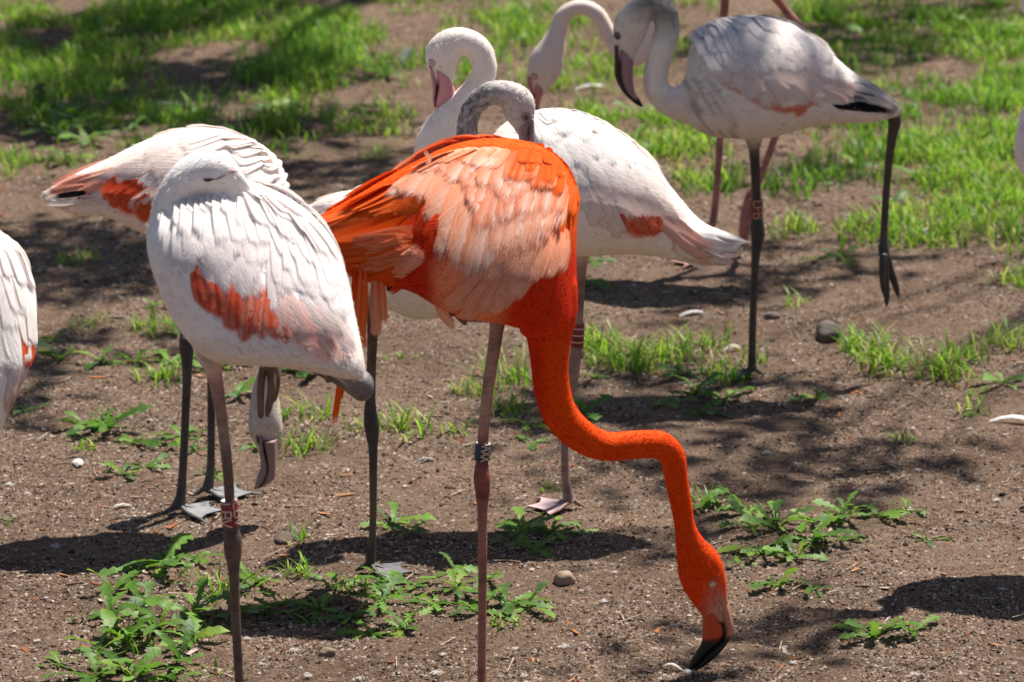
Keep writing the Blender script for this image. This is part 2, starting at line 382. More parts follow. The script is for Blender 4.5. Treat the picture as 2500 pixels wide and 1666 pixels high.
# ------------------------------------------------------------------ lettering on leg rings
GLY = {'L': [(0, 1, 0, 0), (0, 0, .6, 0)], 'V': [(0, 1, .35, 0), (.35, 0, .7, 1)], 'X': [(0, 0, .7, 1), (0, 1, .7, 0)],
       'A': [(0, 0, .35, 1), (.35, 1, .7, 0), (.14, .38, .56, .38)], 'F': [(0, 0, 0, 1), (0, 1, .6, 1), (0, .52, .5, .52)],
       'B': [(0, 0, 0, 1), (0, 1, .45, 1), (.45, 1, .6, .88), (.6, .88, .6, .66), (.6, .66, .45, .52), (0, .52, .45, .52), (.45, .52, .65, .38), (.65, .38, .65, .14), (.65, .14, .45, 0), (0, 0, .45, 0)]}
def leg_ring(parent, org, top, bot, R, colr, text, ang0, letcol):
    top, bot = np.array(top), np.array(bot); ax = bot - top; Hh = np.linalg.norm(ax); ax /= Hh
    e1 = np.cross(ax, (0, 1, 0)); e1 /= np.linalg.norm(e1); e1 = e1 if e1[0] > 0 else -e1
    e2 = np.array((0, -1.0, 0)); e2 = e2 - ax * (e2 @ ax); e2 /= np.linalg.norm(e2)
    def cyl(u, a, r): return top + ax * u + (e1 * math.sin(a) + e2 * math.cos(a)) * r
    n = 28; V = []; Fs = []; ri = R - 0.0018
    prof = [(0.0, ri), (0.0004, R - .0003), (0.001, R), (Hh - 0.001, R), (Hh - .0004, R - .0003), (Hh, ri)]
    for (u, r) in prof:
        for k in range(n): V.append(cyl(u, 2 * math.pi * k / n, r))
    m = len(prof)
    for i in range(m):
        for k in range(n):
            k2 = (k + 1) % n; i2 = (i + 1) % m; Fs.append((i * n + k, i * n + k2, i2 * n + k2, i2 * n + k))
    cc = np.tile(np.array(colr), (len(V), 1)); cc[:n] = (0.75, 0.68, 0.66); 
    ring = mesh('leg_ring', np.array(V), Fs, M_RING, parent, cc, True, None, org)
    acc = Acc()
    gh = R * 1.38; gw = Hh * 0.29 / 0.7; th = 0.0011
    for rep in range(3 if text != '=' else 1):
        for li, ch in enumerate(text if text != '=' else ''):
            for (x0, y0, x1, y1) in GLY[ch]:
                K = 6; d = np.array(((x1 - x0) * gw, (y1 - y0) * gh)); nn = np.array((-d[1], d[0])) / (np.linalg.norm(d) + 1e-9) * th
                VV = []
                for k in range(K + 1):
                    q = np.array((x0 * gw, y0 * gh)) + d * k / K
                    for sg in (-1, 1):
                        z = q + nn * sg; u = Hh * 0.07 + li * Hh * 0.305 + z[0]
                        VV.append(cyl(u, ang0 + rep * 1.75 + z[1] / R, R + 0.0005))
                acc.add(VV, [(2 * k, 2 * k + 1, 2 * k + 3, 2 * k + 2) for k in range(K)], letcol)
    if text == '=':
        for u0 in (0.22, 0.5, 0.78):
            VV = []
            for k in range(n + 1):
                for sg in (-1, 1): VV.append(cyl(Hh * u0 + sg * 0.0009, 2 * math.pi * k / n, R + 0.0005))
            acc.add(VV, [(2 * k, 2 * k + 1, 2 * k + 3, 2 * k + 2) for k in range(n)], letcol)
    ob = acc.build('lettering', M_RING, ring, org, False)
    return ring

# ------------------------------------------------------------------ legs and feet
def make_leg(parent, org, pts, Y, name='leg', to_ground=None):
    """pts rows: px py radius_px dy colour"""
    k = 1 / ppm(Y); rows = []; cols = []
    for (px, py, r, dy, c) in pts:
        rows.append([*PY(px, py, Y + dy), r * k, *c])
    if to_ground is not None:
        q = to_ground[0]; rows.append([q[0], q[1], q[2], to_ground[1] * k, *to_ground[2]])
    Q = crom(np.array(rows), 6)
    V, Fs = tube(Q[:, :4], 12, 1.0, True, (0, 1, 0), 1)
    cc = np.repeat(Q[:, 4:7], 12, 0); cc = np.vstack([cc, Q[0, 4:7], Q[-1, 4:7]])
    return mesh(name, V, Fs, M_LEG, parent, np.clip(cc, 0, 1), True, None, org)
def make_foot(parent, org, at, heading, L_, colr, webc):
    acc = Acc(); x, y, z = at; z = z + 0.002
    tips = []
    for da, f in ((0.85, 0.9), (0.0, 1.0), (-0.85, 0.9)):
        a = heading + da; d = np.array((math.cos(a), math.sin(a), 0))
        p = [np.array((x, y, z + 0.016))]
        for q, h, r in ((0.18, 0.012, 0.0062), (0.42, 0.007, 0.0052), (0.7, 0.006, 0.0048), (0.93, 0.004, 0.0036), (1.0, 0.001, 0.001)):
            p.append(np.array((x, y, z)) + d * L_ * f * q + np.array((0, 0, h)))
        rr = [0.008, 0.0056, 0.0038, 0.0032, 0.0026, 0.001]
        V, Fs = tube([[*a_, r_] for a_, r_ in zip(p, rr)], 7, 0.8, True, (0, 0, 1), 3); acc.add(V, Fs, colr)
        tips.append([np.array((x, y, z)) + d * L_ * f * q + np.array((0, 0, h)) for q, h in ((0.08, 0.014), (0.3, 0.010), (0.55, 0.0075), (0.84, 0.006))])
    for a, b in ((0, 1), (1, 2)):
        for s in (0.002, -0.0005):
            V = []; Fs = []
            for i in range(4):
                for j in range(5):
                    t = j / 4; q = tips[a][i] * (1 - t) + tips[b][i] * t
                    c0 = np.array((x, y, z)); q = c0 + (q - c0) * (1 - 0.16 * math.sin(math.pi * t) * (i / 3)); V.append(q + np.array((0, 0, s)))
            for i in range(3):
                for j in range(4): Fs.append((i * 5 + j, i * 5 + j + 1, (i + 1) * 5 + j + 1, (i + 1) * 5 + j))
            acc.add(V, Fs, webc)
    bk = [[x, y, z + 0.02, 0.005], [x - math.cos(heading) * 0.016, y - math.sin(heading) * 0.016, z + 0.008, 0.004], [x - math.cos(heading) * 0.026, y - math.sin(heading) * 0.026, z + 0.003, 0.0012]]
    V, Fs = tube(bk, 6, 1, True, (0, 0, 1), 3); acc.add(V, Fs, colr)
    return acc.build('foot', M_LEG, parent, org)
def hang_foot(parent, org, Y, toes, colr, k):
    acc = Acc()
    for tp in toes:
        rows = [[*PY(px, py, Y + dy), r * k] for (px, py, r, dy) in tp]
        V, Fs = tube(rows, 9, 0.75, True, (0, 1, 0), 4); acc.add(V, Fs, colr)
    return acc.build('foot', M_LEG, parent, org)

# ------------------------------------------------------------------ a bird
WHITE = (0.91, 0.86, 0.84); CREAM = (0.80, 0.70, 0.62); BLUSH = (0.82, 0.60, 0.52); SALMON = (0.72, 0.30, 0.20); RED = (0.75, 0.105, 0.035)
BLACK = (0.012, 0.012, 0.014); GREY = (0.36, 0.34, 0.34); ORANGE = (0.76, 0.095, 0.004); DEEP = (0.62, 0.029, 0.0015); PEACH = (0.84, 0.30, 0.145)
hi = (0.93, 0.68, 0.56); hi2 = (0.90, 0.52, 0.37); lo = (0.80, 0.22, 0.09); ps = (0.90, 0.53, 0.39)
def inpoly(px, py, P):
    c = False; j = len(P) - 1
    for i in range(len(P)):
        if (P[i][1] > py) != (P[j][1] > py) and px < (P[j][0] - P[i][0]) * (py - P[i][1]) / (P[j][1] - P[i][1]) + P[i][0]: c = not c
        j = i
    return c
def jit(c, a=0.05):
    k = 1 + random.uniform(-a, a); return tuple(min(1, max(0, x * k)) for x in c)

def bird(label, foot_px, stations, neck, colour, rows=(), free=(), bill=None, eye=None, fuzz=5000, fz=(0.007, 0.014), group=None, name='flamingo', Y=None, voxel=0.0045, tilt=0.03, wmul=1.3, csm=3, cj=0.04, dlf=0.0009, lmul=0.24, ljit=0.17, fup=0.18):
    gp = PG(*foot_px) if Y is None else Vector((PY(foot_px[0], 800, Y).x, Y, 0)); Y = gp.y
    org = (gp.x, gp.y, 0.0)
    root = empty(name, org); prop(root, label, 'flamingo', group)
    k = 1 / ppm(Y); B = {'root': root, 'org': org, 'Y': Y, 'k': k}
    T = Torso(stations, Y, tilt); B['T'] = T
    parts = [T.mesh()]
    if neck:
        nr = [[*PY(px, py, Y + dy), r * k, fl] for (px, py, r, dy, fl) in neck]
        parts.append(tube(nr, 20, 1.0, True, (0, 1, 0), 6))
    me = remesh(parts, voxel, 7); me.name = 'body'
    n = len(me.vertices); co = np.empty(n * 3); me.vertices.foreach_get('co', co); co = co.reshape(-1, 3)
    bvh = BVHTree.FromPolygons([tuple(c) for c in co], [tuple(p.vertices) for p in me.polygons]); B['bvh'] = bvh
    pc = np.array([proj(c) for c in co])
    col = np.array([colour(pc[i, 0], pc[i, 1], co[i]) for i in range(n)])
    ed = np.empty(len(me.edges) * 2, int); me.edges.foreach_get('vertices', ed); ed = ed.reshape(-1, 2)
    deg = np.bincount(ed.ravel(), minlength=n)[:, None] + 1.0
    for _ in range(csm):
        acc_ = col.copy(); np.add.at(acc_, ed[:, 0], col[ed[:, 1]]); np.add.at(acc_, ed[:, 1], col[ed[:, 0]]); col = acc_ / deg
    # downy spine to know which way the small feathers lie
    spine = list((T.A[:, :3] + T.A[:, 3:6]) / 2)
    if neck: spine += list(crom([r[:3] for r in nr], 6))
    spine = np.array(spine); flow = -np.gradient(spine, axis=0); flow /= np.linalg.norm(flow, axis=1)[:, None] + 1e-9
    me.calc_loop_triangles()
    nor = np.empty(n * 3); me.vertices.foreach_get('normal', nor); nor = nor.reshape(-1, 3)
    if fuzz:
        pick = rng.choice(n, min(n, fuzz), replace=fuzz > n)
        V = []; Fs = []; cc = []
        for i in pick:
            p = co[i]; j = int(np.argmin(((spine - p) ** 2).sum(1))); d = flow[j] - nor[i] * (flow[j] @ nor[i]); d /= np.linalg.norm(d) + 1e-9
            d = d + rng.normal(0, 0.18, 3); q = d * 0.85 + nor[i] * rng.uniform(0.03, fup); q /= np.linalg.norm(q)
            L_ = rng.uniform(*fz); sd = np.cross(q, nor[i]); sd /= np.linalg.norm(sd) + 1e-9; w = L_ * rng.uniform(0.05, 0.11)
            b = len(V); p0 = p - nor[i] * 0.001
            V += [p0 - sd * w, p0 + sd * w, p0 + q * L_ * 0.6 + sd * w * 0.7, p0 + q * L_, p0 + q * L_ * 0.6 - sd * w * 0.7]
            Fs.append((b, b + 1, b + 2, b + 3, b + 4)); cc += [np.clip(col[i] * rng.uniform(.86, 1.12), 0, 1)] * 5
        fo = mesh('down', np.array(V), Fs, M_DOWN, root, cc, True, None, org); fo['kind'] = 'stuff'
    co2 = co - np.array(org); me.vertices.foreach_set('co', co2.ravel()); me.update()
    setcol(me, col); me.polygons.foreach_set('use_smooth', [True] * len(me.polygons)); me.materials.append(M_BODY)
    bo = bpy.data.objects.new('body', me); C.objects.link(bo); bo.parent = root; B['body'] = bo
    # wings: rows of vanes laid like shingles, tail row first
    far = Acc(); near = Acc(); big = []
    for ri, (roots, tips, num, wpx, cr, ct, cs, lift) in enumerate(rows):
        lo_ = lift <= .006; lift = lift * lmul
        for q in range(num):
            s = (q + 0.5 + random.uniform(-0.3, 0.3)) / num
            a = polyat(roots, s); b = polyat(tips, s); a = a + rng.normal(0, 4, 2); b = b + (b - a) * (rng.uniform(-ljit, ljit * .8) if not lo_ else rng.uniform(-ljit, ljit) * .5) + rng.normal(0, 5, 2)
            t0, f0 = T.inv(*a); t1, f1 = T.inv(*b)
            ss = SS; tt = t0 + (t1 - t0) * ss; ff = f0 + (f1 - f0) * ss
            l0 = lift + random.uniform(-0.0006, 0.0008); dl = dlf + 0.00001 * wpx
            lf = l0 + dl * ss ** 1.3 + (0.0008 * random.uniform(-0.3, 1)) * np.clip(ss - 0.75, 0, 1) * 4
            lf[0] = min(l0, 0.0) - 0.002
            P = T.S(tt, ff, lf); Nn = T.Nrm(tt, ff)
            # carry the tip on to the wanted place where it leaves the body
            tip = np.array(PY(b[0], b[1], P[-1][1])); off = tip - P[-1]
            ol = np.linalg.norm(off); offn = off if lo_ else off * min(1, 0.012 / max(ol, 1e-6))
            if 0.012 < ol < 0.2: P = P + offn[None] * (ss ** 2)[:, None]
            w = wpx * wmul * k * random.uniform(0.85, 1.2); r_ = jit(cr, cj); t_ = jit(ct, cj); s_ = jit(cs, cj)
            if cj > .06 and random.random() < .3: s_ = tuple(np.array(s_) * .6 + np.array(t_) * .4)
            Vv, Fs, cc, U = feather_grid(P, Nn, w, r_, t_, s_, qk=1.25 if cs in (hi, hi2) else 2.2)
            big.append((Vv, Fs, cc, U, wpx))
            P2 = T.S(tt, -ff, np.minimum(lf * 0.3, 0.004)); N2 = T.Nrm(tt, -ff)
            if lo_ and 0.012 < ol < 0.2: P2 = P2 + off[None] * (ss ** 2)[:, None]
            V2, F2, c2, U2 = feather_grid(P2, N2, w, r_, t_, s_); far.add(V2, F2, c2, U2)
    if big:
        small = [f for f in big if f[4] < 24]; large = [f for f in big if f[4] >= 24]
        if not small: small = large[:1]; large = large[1:]
        for f in small: near.add(*f[:4])
        wing = near.build('wing', M_FEA, root, org); wing['kind'] = 'stuff'
        for f in large: mesh('feather', f[0], f[1], M_FEA, wing, f[2], True, f[3], org)
        fw = far.build('wing', M_FEA, root, org); fw['kind'] = 'stuff'
    for (path, w, cr, ct, nv) in free:              # loose feathers: px path with depth offsets, each with a thinner neighbour
        Q = crom([[*PY(px, py, Y + dy)] for (px, py, dy) in path], 6); Q = Q[np.round(SS * (len(Q) - 1)).astype(int)]
        nn = np.array(nv, float); nn /= np.linalg.norm(nn)
        Vv, Fs, cc, U = feather_grid(Q, np.tile(nn, (7, 1)), w * k, cr, ct, jit(ct, 0.1), 0, 0.12, 4, 0.1)
        mesh('feather', Vv, Fs, M_FEA, root, cc, True, U, org)
    if bill: make_bill(B, **bill)
    if eye: make_eye(B, *eye)
    return B
def make_bill(B, st, black, pink, tipc=BLACK, dy=0.0, linec=(0.03, 0.015, 0.02)):
    """st rows: culmen px, gape px, lower px, half width m, depth offset"""
    Y = B['Y'] + dy; root, org = B['root'], B['org']
    for nm, (i0, i1) in (('upper_mandible', (0, 1)), ('lower_mandible', (1, 2))):
        rows = [[*PY(*r[i0], Y + r[4]), *PY(*r[i1], Y + r[4]), r[3] * (1 if i0 else 0.9)] for r in st]
        A = crom(rows, 5); n = 14; V = []; cc = []
        for i, a in enumerate(A):
            s = i / (len(A) - 1); c = (a[:3] + a[3:6]) / 2; h = (a[:3] - a[3:6]) / 2
            for q in range(n):
                ph = 2 * math.pi * q / n
                p = c + h * math.cos(ph) * 0.99; p = p.copy(); p[1] -= max(a[6], 3e-4) * math.sin(ph) * (abs(math.sin(ph)) ** 0.0 if True else 1)
                V.append(p); e = min(1, max(0, (s - black) / 0.06)); base = np.array(pink[0 if i0 == 0 else 1])
                near_gape = (math.cos(ph) < -0.86) if i0 == 0 else (math.cos(ph) > 0.86)
                if near_gape and s > 0.12: base = np.array(linec)
                cc.append(base * (1 - e) + np.array(tipc) * e)
        Fs = [(i * n + q, i * n + (q + 1) % n, (i + 1) * n + (q + 1) % n, (i + 1) * n + q) for i in range(len(A) - 1) for q in range(n)]
        Fs.append(tuple(range((len(A) - 1) * n, len(A) * n))); Fs.append(tuple(range(n))[::-1])
        mesh(nm, np.array(V), Fs, M_BILL, root, cc, True, None, org)
def make_eye(B, px, py, r, iris, pupil=(0.01, 0.01, 0.01), skin=None):
    d = ray(px, py).normalized(); hit = B['bvh'].ray_cast(CAM, d)
    if hit[0] is None: return
    p, nn = hit[0], hit[1]
    if nn.dot(d) > 0: nn = -nn
    def ball(c, r, col, nm, par, squash=0.55):
        bm = bmesh.new(); bmesh.ops.create_uvsphere(bm, u_segments=14, v_segments=9, radius=r)
        q = nn.to_track_quat('Z', 'Y').to_matrix().to_4x4()
        bm.transform(Matrix.Translation(c - Vector(B['org'])) @ q @ Matrix.Diagonal((1, 1, squash, 1)))
        me = bpy.data.meshes.new(nm); bm.to_mesh(me); bm.free(); setcol(me, [col] * len(me.vertices)); me.materials.append(M_EYE)
        me.polygons.foreach_set('use_smooth', [True] * len(me.polygons))
        o = bpy.data.objects.new(nm, me); C.objects.link(o); o.parent = par; return o
    if skin: ball(p, r * 1.6, skin, 'eyelid', B['root'], 0.35)
    e = ball(p + nn * r * 0.15, r, iris, 'eye', B['root']); ball(p + nn * r * 0.42, r * 0.55, pupil, 'pupil', e)
def surf_line(B, pts, r, colr, nm):
    rows = []
    for (px, py) in pts:
        d = ray(px, py).normalized(); h = B['bvh'].ray_cast(CAM, d)
        if h[0]: rows.append([*(h[0] - d * 0.0005), r])
    rows[0][3] = rows[-1][3] = r * 0.3
    V, Fs = tube(rows, 6, 1, True, (0, 0, 1), 4); mesh(nm, V, Fs, M_LEG, B['root'], [colr] * len(V), True, None, B['org'])
def stand(B, pts, foot, r_end, c_end, heading, fl=0.09, footc=None, webc=None, dyfoot=0.0):
    g0 = PG(*foot) if foot[1] < 1800 or True else None
    at = np.array((g0.x, B['Y'] + dyfoot, hz(g0.x, B['Y'] + dyfoot)))
    lg = make_leg(B['root'], B['org'], pts, B['Y'], 'leg', ((at[0], at[1], at[2] + 0.014), r_end, c_end))
    make_foot(lg, B['org'], at, heading, fl, footc or c_end, webc or footc or c_end)
    return lg
def ring(B, x0, y0, x1, y1, R, colr, text, ang0, letc, dy=0.0):
    leg_ring(B['root'], B['org'], PY(x0, y0, B['Y'] + dy), PY(x1, y1, B['Y'] + dy), R * B['k'], colr, text, ang0, letc)
def patchcol(base, patches):
    def f(px, py, p):
        c = np.array(base(px, py, p) if callable(base) else base, float)
        for (poly, col, soft) in patches:
            nx_ = 9 * soft * noise.noise(Vector((p[0] * 40, p[1] * 40, p[2] * 40))); 
            if inpoly(px + nx_, py + nx_, poly): c = np.array(col, float)
        return c
    return f

# ================================================================== the flamingos
LG = (0.065, 0.055, 0.052); LB = (0.125, 0.08, 0.06); LP = (0.34, 0.14, 0.11); LPK = (0.32, 0.19, 0.17); LD = (0.042, 0.036, 0.034); LR = (0.25, 0.065, 0.052)
WEBG = (0.19, 0.20, 0.215)

# ---- white flamingo asleep, bill tucked in its back
st = [(893, 900, 888, 926, .006, -.10), (884, 850, 848, 925, .030, -.10), (868, 775, 775, 908, .058, -.08), (850, 690, 690, 893, .085, -.06), (815, 592, 600, 886, .105, -.03),
      (745, 514, 510, 872, .118, 0), (655, 462, 435, 795, .122, .02), (560, 440, 385, 690, .118, .03), (470, 455, 360, 600, .095, .04), (405, 490, 362, 545, .05, .05)]
nk = [(440, 640, 60, .0, 1.0), (412, 560, 50, .0, 1.0), (407, 508, 37, .0, 1.0), (428, 466, 40, .004, 1.0), (456, 437, 46, .008, 1.0), (490, 424, 55, .012, .86), (525, 426, 57, .014, .78), (556, 438, 44, .016, .7), (586, 460, 28, .02, .6), (620, 492, 14, .04, .5)]
redA = [(475, 680), (500, 695), (560, 690), (600, 670), (640, 700), (690, 720), (690, 770), (650, 800), (600, 820), (550, 790), (482, 725)]
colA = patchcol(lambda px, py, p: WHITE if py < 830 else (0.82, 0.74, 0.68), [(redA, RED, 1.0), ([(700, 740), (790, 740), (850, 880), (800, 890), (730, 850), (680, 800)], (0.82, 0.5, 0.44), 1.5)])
w = WHITE; pk = (0.84, 0.66, 0.61)
rowsA = [
 ([(700, 690), (800, 700)], [(800, 880), (885, 860)], 5, 46, w, pk, w, .004),
 ([(640, 700), (760, 720)], [(690, 830), (830, 870)], 7, 42, pk, (0.80, 0.46, 0.40), pk, .004),
 ([(470, 650), (540, 690), (620, 700), (690, 720)], [(482, 735), (545, 792), (600, 832), (690, 800)], 11, 32, (0.76, 0.12, 0.05), (0.82, 0.30, 0.20), (0.70, 0.06, 0.02), .005),
 ([(600, 690), (700, 730)], [(600, 838), (700, 835)], 7, 30, (0.78, 0.26, 0.17), (0.84, 0.48, 0.38), (0.74, 0.16, 0.08), .005),
 ([(430, 560), (490, 570), (540, 590), (600, 600), (660, 600), (730, 610)], [(462, 690), (505, 706), (548, 724), (598, 738), (655, 768), (745, 745)], 9, 34, w, (0.86, 0.76, 0.75), w, .007),
 ([(660, 590), (740, 590), (800, 640)], [(730, 720), (800, 745), (868, 800)], 8, 44, w, w, w, .007),
 ([(400, 530), (450, 530), (520, 525), (590, 530), (660, 545), (730, 570), (790, 620)], [(398, 655), (450, 650), (510, 650), (580, 670), (650, 690), (740, 705), (845, 745)], 15, 40, w, (0.86, 0.79, 0.78), w, .010),
 ([(390, 500), (440, 495), (500, 485), (560, 490), (640, 520), (720, 550), (790, 600)], [(380, 590), (430, 590), (500, 585), (570, 590), (660, 625), (760, 660), (858, 735)], 15, 38, w, w, w, .013),
 ([(400, 492), (470, 470), (540, 462), (600, 470)], [(392, 545), (455, 540), (530, 535), (610, 560)], 10, 30, w, w, w, .016),
 ([(570, 455), (630, 460), (690, 490), (750, 530)], [(640, 545), (700, 580), (775, 620), (850, 690)], 8, 52, w, w, w, .016),
 ([(585, 440), (630, 440), (680, 465)], [(650, 520), (700, 540), (770, 585)], 4, 60, w, w, w, .022)]
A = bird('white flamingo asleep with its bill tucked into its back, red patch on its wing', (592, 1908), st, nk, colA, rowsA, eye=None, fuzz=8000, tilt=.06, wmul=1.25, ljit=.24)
surf_line(A, [(496, 438), (503, 440), (511, 440), (522, 438)], .0026, (0.06, 0.045, 0.042), 'closed_eye')
surf_line(A, [(522, 439), (533, 436), (548, 429), (566, 418)], .0010, (0.26, 0.18, 0.18), 'gape_line')
surf_line(A, [(560, 424), (568, 418), (575, 416)], .003, (0.62, 0.33, 0.36), 'bill_base')
k_ = 1
stand(A, [(505, 820, 44, 0, WHITE), (512, 870, 32, 0, (0.75, 0.68, 0.62)), (522, 905, 21, 0, (0.55, 0.40, 0.36)), (532, 960, 16, 0, LPK), (545, 1050, 14, 0, (0.30, 0.2, 0.17)), (556, 1150, 13, 0, LB),
          (562, 1240, 13, 0, LB), (566, 1290, 18, 0, LB), (568, 1318, 23, 0, LB), (569, 1350, 22, 0, LB), (571, 1400, 14, 0, LB), (576, 1520, 12, 0, LB), (586, 1700, 11.5, 0, LB), (591, 1850, 12, 0, LB)], (592, 1908), 15, LB, math.pi * 1.05, .1)
ring(A, 559, 1221, 565, 1284, 22, (0.27, 0.018, 0.018), 'LBV', -1.2, (0.72, 0.55, 0.46))
make_leg(A['root'], A['org'], [(740, 850, 34, -.02, WHITE), (800, 885, 26, -.04, (0.6, 0.5, 0.45)), (840, 908, 21, -.06, (0.36, 0.29, 0.27)), (868, 925, 28, -.07, (0.25, 0.23, 0.24)), (880, 938, 33, -.075, (0.20, 0.19, 0.20)), (884, 955, 26, -.07, (0.17, 0.16, 0.165)),
          (868, 952, 19, -.03, (0.16, 0.145, 0.14)), (820, 925, 13, .03, LB), (740, 890, 12, .06, LB), (668, 868, 13, .06, LB), (655, 885, 14, .05, LB)], A['Y'])
hang_foot(A['root'], A['org'], A['Y'], [[(662, 860, 14, .05), (661, 900, 12, .04), (664, 950, 11, .03), (655, 1000, 8, .03), (652, 1018, 3, .03)],
          [(650, 870, 11, .05), (638, 930, 10, .035), (636, 985, 9, .03), (637, 1012, 8, .03), (638, 1022, 3, .03)],
          [(668, 870, 11, .05), (676, 920, 10, .04), (672, 965, 8, .035), (664, 985, 3, .03)]], (0.17, 0.115, 0.08), A['k'])

# ---- orange flamingo, head down on the soil
st = [(752, 545, 772, 590, .015, .05), (800, 518, 830, 655, .050, .05), (900, 462, 925, 690, .085, .03), (1000, 405, 1005, 708, .110, .01), (1100, 358, 1075, 748, .125, 0), (1200, 340, 1145, 775, .130, 0),
      (1300, 352, 1215, 785, .128, 0), (1372, 395, 1255, 795, .118, -.01), (1408, 480, 1270, 800, .103, -.01), (1408, 580, 1268, 806, .09, -.015), (1408, 680, 1272, 812, .078, -.015), (1410, 760, 1285, 820, .062, -.015)]
bt = PG(1682, 1634); 
g_ = PG(1176, 1700).y; hd = bt.y - g_
nk = [(1335, 690, 76, -.01, .85), (1338, 770, 72, -.01, .85), (1341, 830, 55, -.005, .9), (1342, 890, 47, 0, .92), (1348, 950, 45, .01, .92), (1368, 1012, 44, .02, .92), (1415, 1062, 42, .03, .92), (1478, 1090, 37, .045, .95), (1550, 1086, 36, .06, .95), (1612, 1088, 36, .075, .95),
      (1642, 1118, 33, .08, .95), (1651, 1170, 30, .085, .95), (1663, 1230, 28, .09, .95), (1672, 1285, 27, hd * .7, .92), (1685, 1330, 38, hd * .75, .85), (1706, 1378, 57, hd * .8, .72), (1719, 1420, 57, hd * .85, .68), (1736, 1465, 45, hd * .9, .62), (1750, 1500, 34, hd * .95, .55), (1752, 1520, 26, hd * .95, .5)]
def colC_(px, py, p):
    if py > 1100 or px > 1330 and py > 800:
        t = 0.5 + 0.5 * noise.noise(Vector((p[0] * 9, p[1] * 9, p[2] * 9))) + 0.35 * noise.noise(Vector((p[0] * 34, p[1] * 34, p[2] * 34))) + 0.7 * max(0, 1 - math.hypot(px - 1440, py - 1100) / 45); a, b = np.array((0.77, 0.088, 0.003)), np.array((0.70, 0.042, 0.002)); return a * t + b * (1 - t)
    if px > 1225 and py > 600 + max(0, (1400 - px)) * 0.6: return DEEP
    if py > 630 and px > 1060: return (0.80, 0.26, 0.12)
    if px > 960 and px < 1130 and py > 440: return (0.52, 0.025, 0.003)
    return ORANGE
colC = patchcol(colC_, [([(1734, 1420), (1746, 1420), (1752, 1455), (1780, 1458), (1790, 1540), (1700, 1540), (1722, 1500), (1738, 1460)], (0.55, 0.30, 0.22), 0.12)])
o = ORANGE; pe = PEACH
rowsC = [
 ([(960, 455), (990, 520), (1000, 600), (1000, 650)], [(765, 540), (775, 575), (800, 620), (845, 672)], 14, 40, o, (0.80, 0.17, 0.035), o, .004),
 ([(1010, 560), (1020, 640)], [(850, 590), (880, 672)], 12, 38, lo, (0.82, 0.30, 0.15), o, .008),
 ([(930, 650), (965, 672)], [(1020, 600), (1042, 622)], 8, 20, pe, (0.86, 0.46, 0.36), pe, .012),
 ([(960, 430), (1010, 470), (1060, 500)], [(800, 520), (860, 520), (960, 520)], 10, 44, o, (0.80, 0.15, 0.025), o, .007),
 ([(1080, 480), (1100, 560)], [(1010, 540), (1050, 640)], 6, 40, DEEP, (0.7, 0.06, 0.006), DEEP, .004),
 ([(1190, 650), (1260, 620), (1330, 600)], [(1080, 745), (1150, 770), (1240, 750)], 13, 38, pe, (0.86, 0.40, 0.25), hi2, .003),
 ([(1290, 560), (1340, 560), (1385, 560)], [(1190, 690), (1270, 700), (1370, 670)], 12, 38, pe, (0.86, 0.40, 0.25), hi2, .005),
 ([(1130, 430), (1180, 425), (1235, 410), (1290, 400), (1335, 405), (1375, 420)], [(1062, 600), (1115, 672), (1170, 680), (1240, 660), (1300, 605), (1350, 560)], 17, 44, pe, (0.88, 0.38, 0.22), hi, .009),
 ([(1040, 400), (1090, 385), (1140, 385), (1180, 400)], [(915, 480), (965, 505), (1020, 510), (1075, 585)], 9, 54, pe, (0.88, 0.38, 0.21), hi, .011),
 ([(1190, 395), (1250, 385), (1310, 385), (1370, 410)], [(1125, 540), (1200, 575), (1280, 560), (1345, 530)], 10, 40, o, (0.82, 0.26, 0.11), hi, .012),
 ([(1110, 352), (1160, 345), (1210, 345), (1260, 350), (1310, 365)], [(985, 430), (1060, 440), (1120, 470), (1190, 505), (1270, 510)], 11, 54, o, (0.86, 0.32, 0.15), hi, .014),
 ([(1075, 368), (1170, 340), (1265, 340)], [(955, 425), (1070, 410), (1195, 440)], 9, 46, (0.84, 0.25, 0.09), (0.86, 0.34, 0.17), hi, .016),
 ([(1275, 338), (1340, 365), (1385, 400)], [(1235, 440), (1300, 475), (1370, 500)], 10, 32, o, (0.86, 0.36, 0.18), o, .017),
 ([(1265, 335), (1320, 350), (1370, 385), (1405, 440)], [(1250, 400), (1300, 440), (1350, 475), (1395, 545)], 15, 24, o, (0.84, 0.17, 0.025), o, .020),
 ([(1300, 340), (1350, 365), (1390, 405), (1412, 460)], [(1300, 385), (1345, 425), (1385, 470), (1408, 555)], 16, 20, o, (0.80, 0.13, 0.01), o, .023)]
fc = (-0.2, -1, 0.1)
